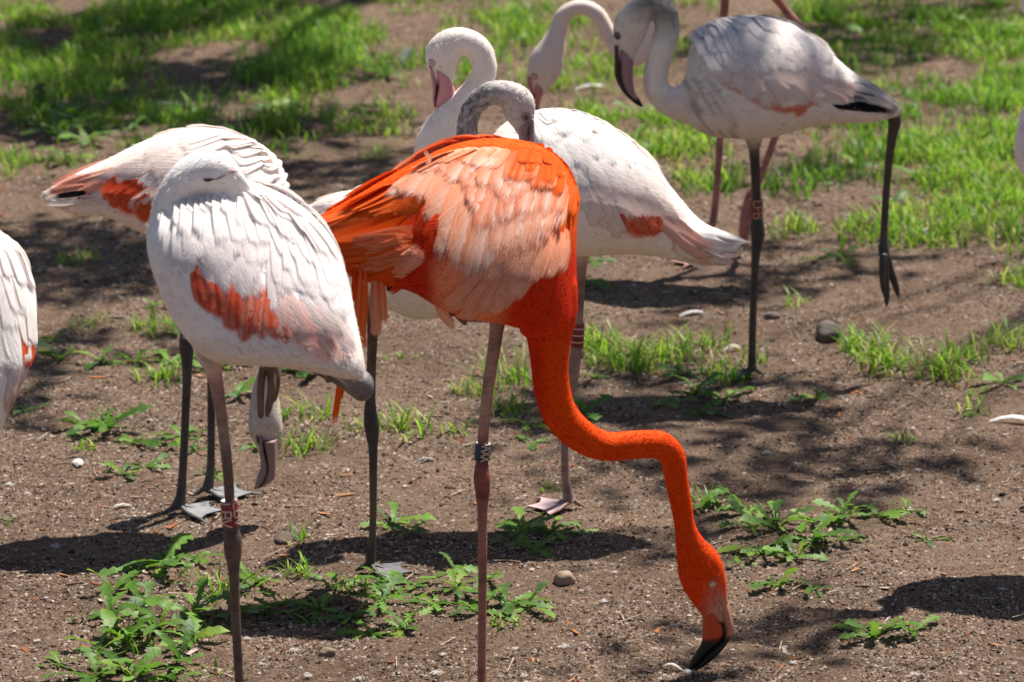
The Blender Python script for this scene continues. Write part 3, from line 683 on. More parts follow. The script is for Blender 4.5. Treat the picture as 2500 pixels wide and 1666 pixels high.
freeC = [([(880, 660, -.05), (876, 740, -.06), (868, 800, -.06), (874, 836, -.06)], 22, o, (0.86, 0.25, 0.08), fc),
         ([(892, 660, -.06), (890, 750, -.07), (884, 820, -.07), (892, 858, -.07)], 20, o, (0.86, 0.22, 0.06), fc),
         ([(915, 660, -.05), (914, 740, -.06), (918, 800, -.06), (912, 824, -.06)], 30, (0.7, 0.2, 0.08), (0.82, 0.42, 0.28), fc),
         ([(930, 660, -.055), (932, 720, -.06), (935, 770, -.06), (930, 790, -.06)], 24, o, (0.84, 0.34, 0.2), fc),
         ([(865, 650, -.04), (866, 720, -.05), (862, 780, -.05), (868, 800, -.05)], 22, DEEP, o, fc),
         ([(965, 655, -.03), (955, 680, -.03), (945, 698, -.03), (940, 702, -.03)], 36, BLACK, BLACK, fc),
         ([(985, 655, -.03), (975, 680, -.03), (965, 700, -.03), (962, 704, -.03)], 34, BLACK, BLACK, fc),
         ([(1000, 665, -.045), (985, 690, -.045), (965, 708, -.045), (948, 716, -.045)], 18, DEEP, (0.82, 0.16, 0.04), fc),
         ([(842, 850, .0), (832, 920, .0), (822, 990, .0), (814, 1046, .0)], 17, o, (0.86, 0.14, 0.01), fc),
         ([(850, 840, .005), (843, 900, .005), (834, 950, .005), (830, 985, .005)], 14, o, (0.86, 0.12, 0.01), fc),
         ([(1060, 700, -.1), (1075, 760, -.1), (1100, 790, -.09), (1112, 794, -.09)], 30, pe, (0.88, 0.55, 0.42), (-.3, -1, 0)),
         ([(1040, 400, -.06), (1052, 390, -.075), (1042, 376, -.09), (1036, 368, -.1)], 12, pe, (0.9, 0.5, 0.35), (0, -1, .4))]
blC = [((1762, 1425), (1746, 1440), (1728, 1460), .012, hd * .95), ((1778, 1468), (1752, 1478), (1718, 1488), .018, hd * .96), ((1787, 1505), (1758, 1502), (1715, 1510), .018, hd * .97), ((1792, 1535), (1770, 1530), (1714, 1545), .016, hd * .98),
       ((1784, 1558), (1764, 1560), (1712, 1568), .013, hd * .985), ((1754, 1598), (1732, 1588), (1698, 1594), .011, hd * .99), ((1716, 1629), (1704, 1620), (1686, 1614), .007, hd), ((1690, 1640), (1684, 1636), (1680, 1630), .002, hd)]
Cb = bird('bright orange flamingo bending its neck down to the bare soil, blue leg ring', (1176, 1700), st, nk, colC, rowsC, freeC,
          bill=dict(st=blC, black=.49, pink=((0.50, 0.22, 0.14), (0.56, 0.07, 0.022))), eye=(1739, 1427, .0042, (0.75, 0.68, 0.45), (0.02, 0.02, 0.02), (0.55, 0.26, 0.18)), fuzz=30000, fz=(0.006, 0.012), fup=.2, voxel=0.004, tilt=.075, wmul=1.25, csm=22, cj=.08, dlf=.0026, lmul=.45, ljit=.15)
stand(Cb, [(1215, 720, 60, 0, PEACH), (1216, 765, 32, 0, PEACH), (1214, 792, 19, 0, LPK), (1205, 860, 16, 0, LPK), (1194, 930, 15, 0, (0.40, 0.24, 0.19)), (1182, 1040, 14, 0, (0.40, 0.24, 0.19)), (1178, 1110, 14, 0, LR), (1176, 1145, 18, 0, LR), (1177, 1170, 21, 0, LR),
           (1178, 1205, 18, 0, LR), (1178, 1260, 12.5, 0, LP), (1178, 1400, 11, 0, LP), (1177, 1550, 10.5, 0, LP), (1176, 1660, 11, 0, LP)], (1176, 1700), 14, LP, -.2, .1)
ring(Cb, 1180, 1082, 1177, 1124, 20, (0.012, 0.035, 0.085), 'AXX', -0.2, (0.62, 0.47, 0.30))
hang_foot(Cb['root'], Cb['org'], Cb['Y'], [[(1095, 720, 14, -.06), (1110, 755, 12, -.09), (1128, 780, 9, -.1), (1138, 793, 4, -.1)], [(1095, 720, 12, -.06), (1100, 755, 9, -.09), (1105, 772, 5, -.1)]], (0.26, 0.10, 0.06), Cb['k'])

# ---- white flamingo with salmon tail, head lowered behind the sleeper
st = [(102, 470, 107, 494, .006, .02), (180, 426, 180, 525, .03, .02), (260, 390, 255, 528, .06, .01), (350, 346, 335, 560, .09, 0), (440, 318, 420, 600, .108, 0), (530, 316, 510, 628, .112, 0), (612, 344, 590, 630, .108, 0), (668, 392, 650, 600, .088, 0), (696, 460, 690, 545, .05, 0)]
nk = [(640, 500, 70, 0, .9), (690, 560, 52, 0, .9), (716, 640, 38, 0, .9), (712, 730, 30, 0, .9), (690, 820, 27, -.01, .95), (665, 890, 27, -.02, .95), (650, 945, 32, -.03, .95), (647, 985, 37, -.035, .95), (647, 1025, 42, -.04, .9), (650, 1058, 41, -.04, .85), (654, 1090, 29, -.045, .7), (655, 1120, 17, -.045, .6)]
redB = [(240, 440), (320, 430), (370, 520), (365, 535), (300, 520), (245, 480)]
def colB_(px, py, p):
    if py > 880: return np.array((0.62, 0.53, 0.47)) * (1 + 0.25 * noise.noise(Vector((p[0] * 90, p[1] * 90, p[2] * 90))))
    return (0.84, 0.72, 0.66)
w2 = (0.89, 0.79, 0.745); w3 = (0.91, 0.87, 0.845)
rowsB = [
 ([(230, 470), (260, 510)], [(105, 480), (115, 495)], 4, 26, w2, (0.84, 0.68, 0.6), w2, .002),
 ([(290, 395), (280, 430), (270, 450)], [(110, 458), (120, 470), (200, 478)], 6, 36, (0.8, 0.5, 0.42), SALMON, (0.8, 0.4, 0.3), .004),
 ([(310, 430), (350, 450), (400, 480)], [(238, 478), (290, 512), (362, 538)], 11, 30, RED, (0.74, 0.16, 0.07), RED, .006),
 ([(380, 365), (400, 385)], [(226, 446), (240, 462)], 3, 30, w2, (0.84, 0.66, 0.59), w2, .010),
 ([(430, 420), (460, 470)], [(312, 500), (380, 525)], 4, 40, w2, (0.84, 0.64, 0.57), w2, .008),
 ([(470, 330), (480, 370), (500, 420), (510, 480)], [(330, 372), (350, 420), (385, 490), (420, 550)], 9, 48, w2, (0.85, 0.70, 0.64), w2, .011),
 ([(540, 320), (570, 350), (590, 400), (600, 460)], [(420, 345), (450, 385), (480, 440), (510, 520)], 9, 44, w3, w2, w3, .014),
 ([(600, 335), (630, 360), (650, 400), (670, 450)], [(510, 335), (545, 360), (575, 410), (600, 480)], 9, 38, w3, w2, w3, .017),
 ([(640, 360), (665, 390), (685, 430), (695, 470)], [(585, 345), (615, 375), (640, 420), (660, 490)], 9, 30, w3, w3, w3, .020)]
freeB = [([(212, 470, -.03), (185, 474, -.035), (158, 479, -.035), (132, 476, -.035)], 17, BLACK, BLACK, (0, -1, 0)), ([(190, 482, -.032), (165, 487, -.038), (140, 489, -.038), (118, 486, -.036)], 9, w3, w3, (0, -1, 0)), ([(200, 488, -.03), (170, 497, -.036), (135, 499, -.036), (108, 497, -.034)], 12, w3, w2, (0, -1, 0)), ([(205, 452, -.03), (170, 458, -.036), (140, 466, -.036), (112, 468, -.034)], 18, SALMON, SALMON, (0, -1, .3))]
blB = [((635, 1060), (642, 1075), (676, 1072), .022, -.06), ((633, 1100), (648, 1105), (676, 1100), .019, -.06), ((636, 1135), (655, 1140), (674, 1140), .014, -.06), ((628, 1165), (646, 1172), (671, 1168), .012, -.06), ((622, 1186), (634, 1187), (652, 1183), .008, -.06), ((621, 1192), (627, 1193), (636, 1191), .003, -.06)]
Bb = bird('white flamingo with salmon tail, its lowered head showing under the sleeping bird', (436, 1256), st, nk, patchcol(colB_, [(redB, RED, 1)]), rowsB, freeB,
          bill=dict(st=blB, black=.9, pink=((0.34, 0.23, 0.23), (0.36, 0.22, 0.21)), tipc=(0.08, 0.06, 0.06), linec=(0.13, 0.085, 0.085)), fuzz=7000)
surf_line(Bb, [(627, 1062), (631, 1078), (635, 1090)], .004, (0.22, 0.13, 0.10), 'lore')
stand(Bb, [(470, 600, 40, .0, WHITE), (465, 680, 26, 0, (0.5, 0.45, 0.42)), (458, 760, 13, .0, LG), (455, 815, 16, 0, LG), (455, 850, 18, 0, LG), (457, 885, 14, 0, LG), (456, 940, 11, 0, LG), (450, 1080, 10, 0, LG), (443, 1200, 12, 0, LG)], (436, 1256), 20, LG, -.05, .098, (0.10, 0.10, 0.105), WEBG)
g1 = PG(436, 1256).y; g2 = PG(506, 1216).y
stand(Bb, [(520, 600, 40, g2 - g1, WHITE), (522, 700, 24, g2 - g1, (0.5, 0.45, 0.42)), (520, 800, 13, g2 - g1, LG), (518, 850, 17, g2 - g1, LG), (517, 900, 12, g2 - g1, LG), (516, 1000, 10, g2 - g1, LG), (515, 1130, 10, g2 - g1, LG), (509, 1185, 14, g2 - g1, LG)], (504, 1218), 18, LG, .06, .105, (0.10, 0.10, 0.105), WEBG, g2 - g1)

# ---- white flamingo behind the orange one, neck in a loop
st = [(1812, 590, 1805, 602, .006, -.03), (1776, 570, 1762, 640, .03, -.03), (1709, 538, 1690, 642, .055, -.02), (1640, 460, 1610, 625, .085, -.01), (1570, 376, 1530, 618, .105, 0), (1490, 316, 1450, 622, .112, 0), (1400, 274, 1370, 625, .115, 0), (1310, 272, 1290, 620, .11, 0), (1235, 300, 1220, 590, .098, 0), (1190, 350, 1185, 540, .07, 0)]
nk = [(1260, 470, 95, 0, .8), (1180, 480, 74, 0, .85), (1110, 455, 64, 0, .85), (1072, 405, 58, 0, .85), (1072, 350, 56, 0, .85), (1100, 292, 44, 0, .9), (1148, 236, 34, 0, .95), (1178, 192, 31, 0, .95), (1181, 150, 31, 0, .95), (1163, 116, 32, 0, .95), (1130, 101, 33, 0, .95), (1100, 108, 38, 0, .88), (1082, 132, 44, 0, .78), (1080, 165, 36, 0, .7), (1084, 195, 26, 0, .6), (1084, 215, 18, 0, .5)]
redD = [(1530, 545), (1600, 540), (1630, 565), (1600, 575), (1530, 572)]
rowsD = [
 ([(1660, 560), (1690, 590)], [(1815, 592), (1790, 648)], 7, 26, w3, (0.55, 0.5, 0.5), w3, .002),
 ([(1620, 580), (1650, 600)], [(1725, 660), (1780, 650)], 4, 24, w3, w3, w3, .002),
 ([(1560, 500), (1610, 500)], [(1742, 632), (1752, 612)], 6, 34, (0.82, 0.6, 0.54), (0.84, 0.52, 0.44), (0.8, 0.5, 0.42), .005),
 ([(1500, 500), (1560, 510), (1600, 510)], [(1532, 574), (1580, 576), (1625, 572)], 7, 24, RED, (0.80, 0.26, 0.16), RED, .005),
 ([(1400, 430), (1440, 440), (1490, 440), (1540, 450), (1580, 470)], [(1450, 555), (1520, 565), (1570, 562), (1630, 552), (1700, 570)], 10, 44, w2, (0.85, 0.73, 0.68), w2, .009),
 ([(1350, 370), (1410, 370), (1470, 375), (1520, 390), (1570, 420)], [(1400, 500), (1470, 500), (1540, 500), (1610, 500), (1668, 540)], 11, 44, w3, w2, w3, .012),
 ([(1330, 320), (1390, 312), (1440, 315), (1490, 330), (1540, 370)], [(1370, 430), (1440, 420), (1510, 420), (1570, 425), (1630, 470)], 11, 42, w3, w3, w3, .015),
 ([(1290, 285), (1340, 272), (1400, 274), (1450, 298), (1490, 320)], [(1330, 370), (1390, 355), (1450, 350), (1520, 360), (1570, 385)], 12, 36, w3, w3, w3, .018),
 ([(1270, 285), (1320, 270), (1370, 268), (1420, 280)], [(1300, 325), (1360, 315), (1420, 310), (1475, 325)], 10, 28, w3, w3, w3, .021)]
freeD = [([(1700, 570, -.03), (1740, 580, -.05), (1785, 590, -.055), (tx, ty, -.055)], 15, w3, (0.62, 0.58, 0.58), (.1, -1, .2)) for tx, ty in ((1818, 594), (1812, 606))] + [([(1690, 600, -.04), (1720, 612, -.06), (1755, 625, -.065), (tx, ty, -.065)], 15, (0.86, 0.6, 0.53), (0.86, 0.66, 0.6), (.1, -1, .2)) for tx, ty in ((1800, 626), (1792, 642), (1776, 650))] + [([(1640, 618, -.05), (1670, 630, -.06), (1700, 645, -.06), (1731, 663, -.06)], 17, w3, w3, (.1, -1, .2))]
colD_ = lambda px, py, p: (0.85, 0.77, 0.71) if px > 1215 else (0.86, 0.78, 0.72)
blD = [((1046, 158), (1056, 160), (1100, 190), .020, 0), ((1052, 190), (1066, 200), (1110, 222), .018, 0), ((1056, 222), (1064, 224), (1106, 236), .014, 0), ((1056, 246), (1062, 244), (1088, 250), .011, 0), ((1060, 264), (1063, 262), (1070, 262), .005, 0)]
Db = bird('white flamingo standing behind the orange one, neck looped above its breast, pink leg', (1392, 1244), st, nk, patchcol(colD_, [(redD, (0.76, 0.17, 0.08), 2.2)]), rowsD, free=freeD, bill=dict(st=blD, black=.97, pink=((0.62, 0.26, 0.29), (0.68, 0.30, 0.33))), eye=(1054, 154, .005, (0.55, 0.45, 0.40), (0.02, 0.02, 0.02), (0.5, 0.34, 0.33)), fuzz=8000)
stand(Db, [(1410, 600, 40, 0, CREAM), (1412, 660, 20, 0, LPK), (1411, 760, 14, 0, LPK), (1408, 840, 14, 0, LPK), (1400, 900, 17, 0, LPK), (1396, 925, 17, 0, LPK), (1388, 970, 12, 0, LPK), (1380, 1060, 10, 0, LPK), (1380, 1160, 10, 0, LPK), (1388, 1215, 14, 0, (0.3, 0.2, 0.19))], (1392, 1244), 17, (0.22, 0.15, 0.145), math.pi * 1.04, .095, LPK, (0.5, 0.36, 0.37))
ring(Db, 1411, 788, 1408, 846, 17, (0.19, 0.018, 0.016), '=', 0, (0.75, 0.58, 0.45))

# ---- grey-necked flamingo behind the orange one
st = [(735, 512, 742, 526, .006, .0), (800, 480, 812, 600, .035, 0), (895, 458, 890, 705, .075, 0), (1000, 440, 980, 768, .1, 0), (1080, 440, 1060, 776, .105, 0), (1135, 465, 1115, 752, .09, 0), (1160, 540, 1145, 690, .055, 0)]
nk = [(1090, 560, 80, 0, .8), (1150, 540, 52, 0, .85), (1172, 470, 36, 0, .9), (1152, 400, 28, 0, .95), (1140, 340, 27, 0, .95), (1144, 290, 26, 0, .95), (1160, 254, 27, 0, .95), (1192, 230, 29, 0, .95), (1230, 229, 33, 0, .9), (1262, 250, 42, 0, .78), (1271, 282, 37, 0, .72), (1278, 308, 26, 0, .6), (1284, 330, 19, 0, .5)]
def colF_(px, py, p):
    n_ = noise.noise(Vector((p[0] * 150, p[1] * 150, p[2] * 150)))
    if py < 345 and px > 1100:
        t = min(1, max(0, (px - 1185) / 60)); g = np.array((0.36, 0.34, 0.33)) * (1 + 1.3 * n_) * (1 - t) + np.array((0.66, 0.60, 0.56)) * (1 + 0.2 * n_) * t
        return np.clip(g, 0.05, 0.8)
    return (0.82, 0.75, 0.68)
rowsF = [([(880, 480), (900, 540)], [(740, 515), (760, 540)], 6, 34, w3, w2, w3, .003), ([(980, 460), (990, 560)], [(850, 480), (860, 570)], 6, 44, w3, w2, w3, .007)]
blF = [((1304, 288), (1296, 290), (1264, 312), .018, 0), ((1305, 315), (1292, 318), (1266, 332), .016, 0), ((1304, 345), (1286, 348), (1268, 352), .012, 0), ((1294, 375), (1280, 374), (1268, 372), .008, 0), ((1276, 392), (1272, 391), (1268, 388), .003, 0)]
Fb = bird('flamingo with speckled grey neck and pale head, looking down over the orange bird\'s back', (903, 1402), st, nk, colF_, rowsF, bill=dict(st=blF, black=.6, pink=((0.40, 0.27, 0.28), (0.36, 0.24, 0.25))), eye=(1284, 286, .0058, (0.13, 0.08, 0.06), (0.01, 0.01, 0.01), (0.30, 0.24, 0.22)), fuzz=9000, csm=0)
stand(Fb, [(915, 690, 40, 0, CREAM), (912, 760, 18, 0, LB), (908, 860, 12, 0, LB), (905, 960, 12, 0, LG), (904, 1000, 15, 0, LD), (907, 1032, 19, 0, LD), (909, 1065, 16, 0, LD), (911, 1110, 11, 0, LG), (911, 1250, 9, 0, LB), (908, 1330, 10, 0, LG), (904, 1375, 13, 0, LD)], (903, 1402), 19, LD, -.2, .09, LD, (0.1, 0.1, 0.11))

# ---- grey-headed young flamingo with one leg stretched behind
st = [(2202, 266, 2194, 284, .006, -.02), (2139, 214, 2130, 300, .03, -.02), (2065, 162, 2040, 302, .06, -.01), (2000, 102, 1960, 314, .085, 0), (1920, 55, 1880, 336, .102, 0), (1840, 38, 1800, 338, .108, 0), (1760, 48, 1740, 333, .105, 0), (1704, 80, 1697, 315, .09, 0), (1682, 130, 1676, 285, .065, 0)]
nk = [(1740, 220, 95, 0, .75), (1690, 248, 62, 0, .85), (1638, 248, 38, 0, .9), (1604, 218, 31, 0, .95), (1602, 172, 30, 0, .95), (1616, 120, 31, 0, .95), (1629, 72, 31, 0, .95), (1621, 32, 31, 0, .95), (1592, 14, 31, 0, .95), (1563, 26, 35, 0, .9), (1543, 56, 43, 0, .8), (1533, 95, 37, 0, .7), (1527, 130, 26, 0, .6), (1525, 155, 20, 0, .5)]
def colE_(px, py, p):
    n_ = noise.noise(Vector((p[0] * 160, p[1] * 160, p[2] * 160)))
    if px < 1668 and py < 230:
        dk = max(0, 1 - max(0, py - 20) / 100) if px > 1585 else max(0, 1 - math.hypot((px - 1572) / 60, (py - 8) / 62))
        dk = min(1, dk * 1.15); a_ = np.array((0.25, 0.23, 0.215)) * (1 + 0.9 * n_); b_ = np.array((0.72, 0.65, 0.58)) if px < 1585 else np.array((0.84, 0.77, 0.72))
        return np.clip(a_ * dk + b_ * (1 - dk), 0.04, 0.85)
    c = np.array((0.76, 0.68, 0.62))
    if px < 1800 and py > 190 and px > 1660:
        s = noise.noise(Vector(((px - 0.8 * py) * 0.085, (px + py) * 0.012, 3.0))); m_ = max(0, 1 - abs(px - 1690 - (py - 190) * 0.55) / 62)
        c = c * (1 - min(.42, max(0, s * 3.0) * m_ * 1.1))
    return c
we = (0.86, 0.77, 0.73); wf = (0.88, 0.82, 0.79)
rowsE = [
 ([(2070, 200), (2080, 240)], [(2202, 262), (2192, 284)], 6, 26, (0.7, 0.6, 0.56), (0.62, 0.58, 0.57), (0.3, 0.28, 0.28), .003),
 ([(2030, 258), (2050, 264)], [(2148, 264), (2172, 274)], 5, 13, BLACK, BLACK, BLACK, .006),
 ([(2060, 215), (2070, 240)], [(2172, 252), (2166, 268)], 4, 14, (0.2, 0.19, 0.2), (0.12, 0.12, 0.13), (0.5, 0.47, 0.46), .007),
 ([(1990, 190), (1990, 240)], [(2110, 220), (2070, 262)], 6, 34, we, (0.72, 0.52, 0.47), we, .006),
 ([(1720, 140), (1780, 145), (1840, 150), (1890, 150), (1930, 150)], [(1795, 212), (1850, 240), (1905, 262), (1960, 256), (2042, 244)], 11, 40, we, (0.80, 0.66, 0.61), we, .009),
 ([(1715, 105), (1770, 105), (1830, 105), (1890, 100), (1940, 110)], [(1750, 185), (1820, 200), (1890, 205), (1960, 200), (2035, 210)], 11, 40, wf, we, wf, .012),
 ([(1690, 95), (1735, 75), (1790, 65), (1860, 58), (1920, 65), (1985, 95)], [(1715, 150), (1780, 145), (1850, 145), (1920, 140), (2000, 155), (2068, 170)], 13, 38, wf, wf, wf, .015),
 ([(1690, 85), (1720, 58), (1780, 42), (1840, 36), (1910, 48)], [(1705, 118), (1760, 100), (1830, 92), (1900, 90), (1980, 110)], 13, 32, wf, wf, wf, .018),
 ([(1685, 100), (1695, 75), (1720, 52), (1770, 38)], [(1695, 125), (1725, 100), (1770, 78), (1830, 62)], 10, 24, wf, wf, wf, .021)]
blE = [((1500, 108), (1510, 112), (1548, 150), .020, 0), ((1500, 150), (1512, 156), (1546, 172), .019, 0), ((1501, 185), (1514, 190), (1547, 198), .015, 0), ((1518, 222), (1528, 222), (1552, 226), .011, 0), ((1548, 252), (1552, 248), (1562, 244), .006, 0), ((1568, 262), (1568, 260), (1569, 257), .002, 0)]
Eb = bird('young flamingo with grey-brown head and neck, one dark leg trailing', (1836, 922), st, nk, patchcol(colE_, [([(1758, 186), (1870, 243), (1912, 262), (2000, 250), (2004, 266), (1910, 282), (1862, 260), (1752, 200)], (0.58, 0.17, 0.10), 2.2)]), rowsE, bill=dict(st=blE, black=.72, pink=((0.05, 0.035, 0.04), (0.34, 0.20, 0.22))), eye=(1507, 88, .0055, (0.05, 0.035, 0.03), (0.01, 0.01, 0.01), (0.10, 0.08, 0.07)), fuzz=9000, csm=1)
E1 = (0.06, 0.043, 0.036)
stand(Eb, [(1840, 300, 40, 0, (0.7, 0.63, 0.57)), (1841, 348, 20, 0, (0.5, 0.42, 0.37)), (1842, 375, 13, 0, E1), (1846, 460, 11.5, 0, E1), (1848, 520, 12, 0, LD), (1849, 550, 17, 0, LD), (1850, 575, 17, 0, LD), (1847, 605, 13, 0, LD), (1843, 660, 9.5, 0, E1), (1838, 780, 9, 0, E1), (1836, 880, 10, 0, E1)], (1836, 922), 14, LD, math.pi * 1.02, .085, LD)
ring(Eb, 1847, 486, 1848, 534, 15.5, (0.16, 0.02, 0.015), 'LFB', -0.55, (0.55, 0.35, 0.24))
lgE = make_leg(Eb['root'], Eb['org'], [(1990, 270, 30, .03, (0.7, 0.63, 0.57)), (2080, 268, 17, .03, (0.4, 0.33, 0.3)), (2150, 270, 13, .02, E1), (2176, 280, 16, .01, LD), (2184, 298, 16, .01, LD), (2178, 335, 12, .01, E1), (2170, 400, 9.5, .01, E1), (2163, 480, 9, .01, E1), (2158, 570, 9, .01, E1), (2157, 605, 13, .01, LD), (2161, 632, 13, .01, LD)], Eb['Y'])
hang_foot(lgE, Eb['org'], Eb['Y'], [[(2160, 620, 13, .01), (2160, 660, 11, .01), (2164, 710, 9, .01), (2165, 735, 6, .01), (2164, 748, 2, .01)], [(2164, 622, 11, .015), (2172, 655, 10, .02), (2184, 690, 9, .025), (2191, 715, 6, .03), (2193, 726, 2, .03)],
          [(2158, 620, 10, .0), (2154, 655, 9, -.01), (2156, 700, 7, -.01), (2158, 722, 2, -.01)]], LD, Eb['k'])

# ---- tall pink-legged flamingo whose body is above the frame
hy = 645
st = [(2130, -120, 2125, -100, .006, 0), (2050, -200, 2030, -75, .05, 0), (1960, -255, 1930, -50, .09, 0), (1860, -285, 1830, -35, .11, 0), (1760, -280, 1740, -45, .112, 0), (1680, -240, 1670, -70, .09, 0), (1635, -190, 1632, -110, .05, 0)]
nk = [(1740, -150, 80, 0, .8), (1670, -130, 52, 0, .85), (1632, -60, 32, 0, .9), (1612, 10, 27, 0, .95), (1596, 70, 25, 0, .95), (1572, 122, 25, 0, .95), (1540, 140, 23, 0, .95), (1510, 122, 22, 0, .95), (1484, 80, 20, 0, .95), (1456, 34, 20, 0, .95), (1416, 18, 19, 0, .95), (1378, 36, 20, 0, .95), (1362, 76, 22, 0, .95), (1349, 115, 33, 0, .88), (1334, 152, 43, 0, .78), (1324, 186, 38, 0, .7), (1316, 214, 25, 0, .6), (1312, 235, 16, 0, .5)]
blH = [((1286, 186), (1300, 190), (1330, 222), .019, 0), ((1288, 215), (1302, 218), (1322, 240), .016, 0), ((1296, 245), (1306, 246), (1318, 258), .012, 0), ((1304, 270), (1310, 270), (1318, 274), .009, 0), ((1316, 292), (1318, 291), (1322, 288), .003, 0)]
wH = (0.82, 0.68, 0.61)
rowsH = [([(1900, -230), (1900, -100)], [(2080, -160), (2060, -90)], 8, 44, w2, w2, w2, .004), ([(1780, -270), (1780, -120)], [(1920, -200), (1920, -80)], 8, 44, w2, w2, w2, .008)]
Hb = bird('tall pinkish flamingo striding on pink legs behind the young grey-headed one', (1712, hy), st, nk, lambda px, py, p: wH, rowsH, bill=dict(st=blH, black=.75, pink=((0.58, 0.20, 0.21), (0.60, 0.22, 0.22))), eye=(1304, 187, .0055, (0.75, 0.6, 0.5), (0.3, 0.1, 0.09), (0.52, 0.2, 0.18)), fuzz=6000)
HP = (0.40, 0.17, 0.145)
stand(Hb, [(1790, -60, 30, 0, wH), (1774, -20, 12, 0, HP), (1768, 30, 10, 0, HP), (1766, 100, 10, 0, HP), (1765, 160, 15, 0, HP), (1764, 190, 15, 0, HP), (1763, 240, 10, 0, HP), (1758, 340, 9, 0, HP), (1744, 520, 9, 0, HP), (1722, 610, 10, 0, HP)], (1712, hy), 13, HP, math.pi * 1.02, .085, HP, (0.5, 0.25, 0.22))
lgH = make_leg(Hb['root'], Hb['org'], [(1860, -60, 28, .1, wH), (1890, -10, 12, .1, HP), (1922, 30, 10, .1, HP), (1950, 70, 15, .1, HP), (1950, 110, 15, .1, HP), (1932, 180, 10, .1, HP), (1905, 290, 9, .1, HP), (1880, 370, 9, .1, HP), (1852, 440, 9, .1, HP), (1832, 478, 13, .1, HP)], Hb['Y'])
hang_foot(lgH, Hb['org'], Hb['Y'], [[(1834, 470, 13, .1), (1826, 520, 14, .1), (1822, 570, 11, .1), (1816, 606, 4, .1)], [(1832, 475, 12, .1), (1818, 520, 10, .09), (1812, 560, 8, .09), (1808, 590, 3, .09)]], HP, Hb['k'])

# ---- white flamingo cut by the left edge, tail down towards us
st = [(4, 1050, -2, 1064, .006, -.1), (40, 955, -40, 1000, .03, -.1), (80, 875, -110, 965, .06, -.08), (90, 800, -190, 930, .09, -.05), (82, 700, -260, 880, .11, -.02), (45, 612, -300, 790, .118, 0), (-25, 560, -310, 690, .11, .02), (-110, 545, -290, 620, .08, .03)]
nk = [(-200, 640, 70, 0, .9), (-270, 640, 46, 0, .9), (-300, 560, 32, 0, .95), (-270, 470, 30, 0, .95), (-220, 420, 32, 0, .95), (-190, 430, 42, 0, .8), (-180, 470, 32, 0, .7)]
rowsJ = [([(-20, 860), (40, 820)], [(2, 1040), (30, 985)], 5, 34, w3, (0.8, 0.55, 0.48), w3, .003),
 ([(40, 760), (70, 760)], [(50, 925), (62, 900)], 4, 24, RED, (0.76, 0.12, 0.04), RED, .006),
 ([(-60, 760), (0, 740), (60, 720)], [(-20, 930), (40, 920), (86, 850)], 8, 44, w3, w3, w3, .009),
 ([(-120, 650), (-40, 650), (50, 660)], [(-60, 800), (10, 810), (88, 790)], 9, 44, w3, w3, w3, .012),
 ([(-160, 600), (-60, 580), (40, 610)], [(-110, 710), (0, 710), (82, 700)], 9, 40, w3, w3, w3, .015)]
Jb = bird('white flamingo partly out of view past the left edge, red streak on its wing', (-120, 1620), st, nk, lambda px, py, p: WHITE, rowsJ, fuzz=2500)
stand(Jb, [(-170, 880, 40, 0, WHITE), (-165, 940, 20, 0, LPK), (-150, 1060, 14, 0, LB), (-130, 1190, 20, 0, LB), (-126, 1230, 16, 0, LB), (-122, 1400, 11, 0, LB), (-120, 1580, 12, 0, LB)], (-120, 1620), 15, LB, math.pi, .095)

# ---- white flamingo cut by the right edge
st = [(3160, 522, 3152, 542, .006, 0), (3060, 432, 3040, 562, .045, 0), (2960, 342, 2930, 592, .085, 0), (2850, 272, 2820, 612, .11, 0), (2730, 242, 2710, 612, .115, 0), (2620, 252, 2610, 572, .105, 0), (2545, 290, 2540, 512, .075, 0), (2508, 335, 2508, 440, .04, 0)]
nk = [(2610, 410, 92, 0, .8), (2530, 385, 53, 0, .85), (2520, 300, 34, 0, .9), (2560, 200, 30, 0, .95), (2600, 80, 30, 0, .95), (2590, 0, 30, 0, .95), (2560, -30, 34, 0, .9), (2535, 0, 42, 0, .8), (2528, 40, 30, 0, .7)]
rowsK = [([(2900, 340), (2880, 460)], [(3100, 480), (3060, 540)], 7, 44, w3, w2, w3, .004), ([(2760, 280), (2740, 440)], [(2930, 380), (2900, 510)], 8, 48, w3, w2, w3, .008), ([(2620, 290), (2620, 440)], [(2760, 340), (2750, 490)], 8, 44, w3, w3, w3, .012)]
Kb = bird('white flamingo of which only a pale breast shows at the right edge', (2730, 1335), st, nk, lambda px, py, p: (0.85, 0.77, 0.75), rowsK, fuzz=2500)
stand(Kb, [(2740, 560, 45, 0, WHITE), (2745, 630, 20, 0, LPK), (2742, 740, 15, 0, LPK), (2738, 860, 22, 0, LPK), (2736, 900, 17, 0, LPK), (2734, 1080, 11, 0, LPK), (2731, 1290, 12, 0, LPK)], (2730, 1335), 16, LPK, math.pi, .09)

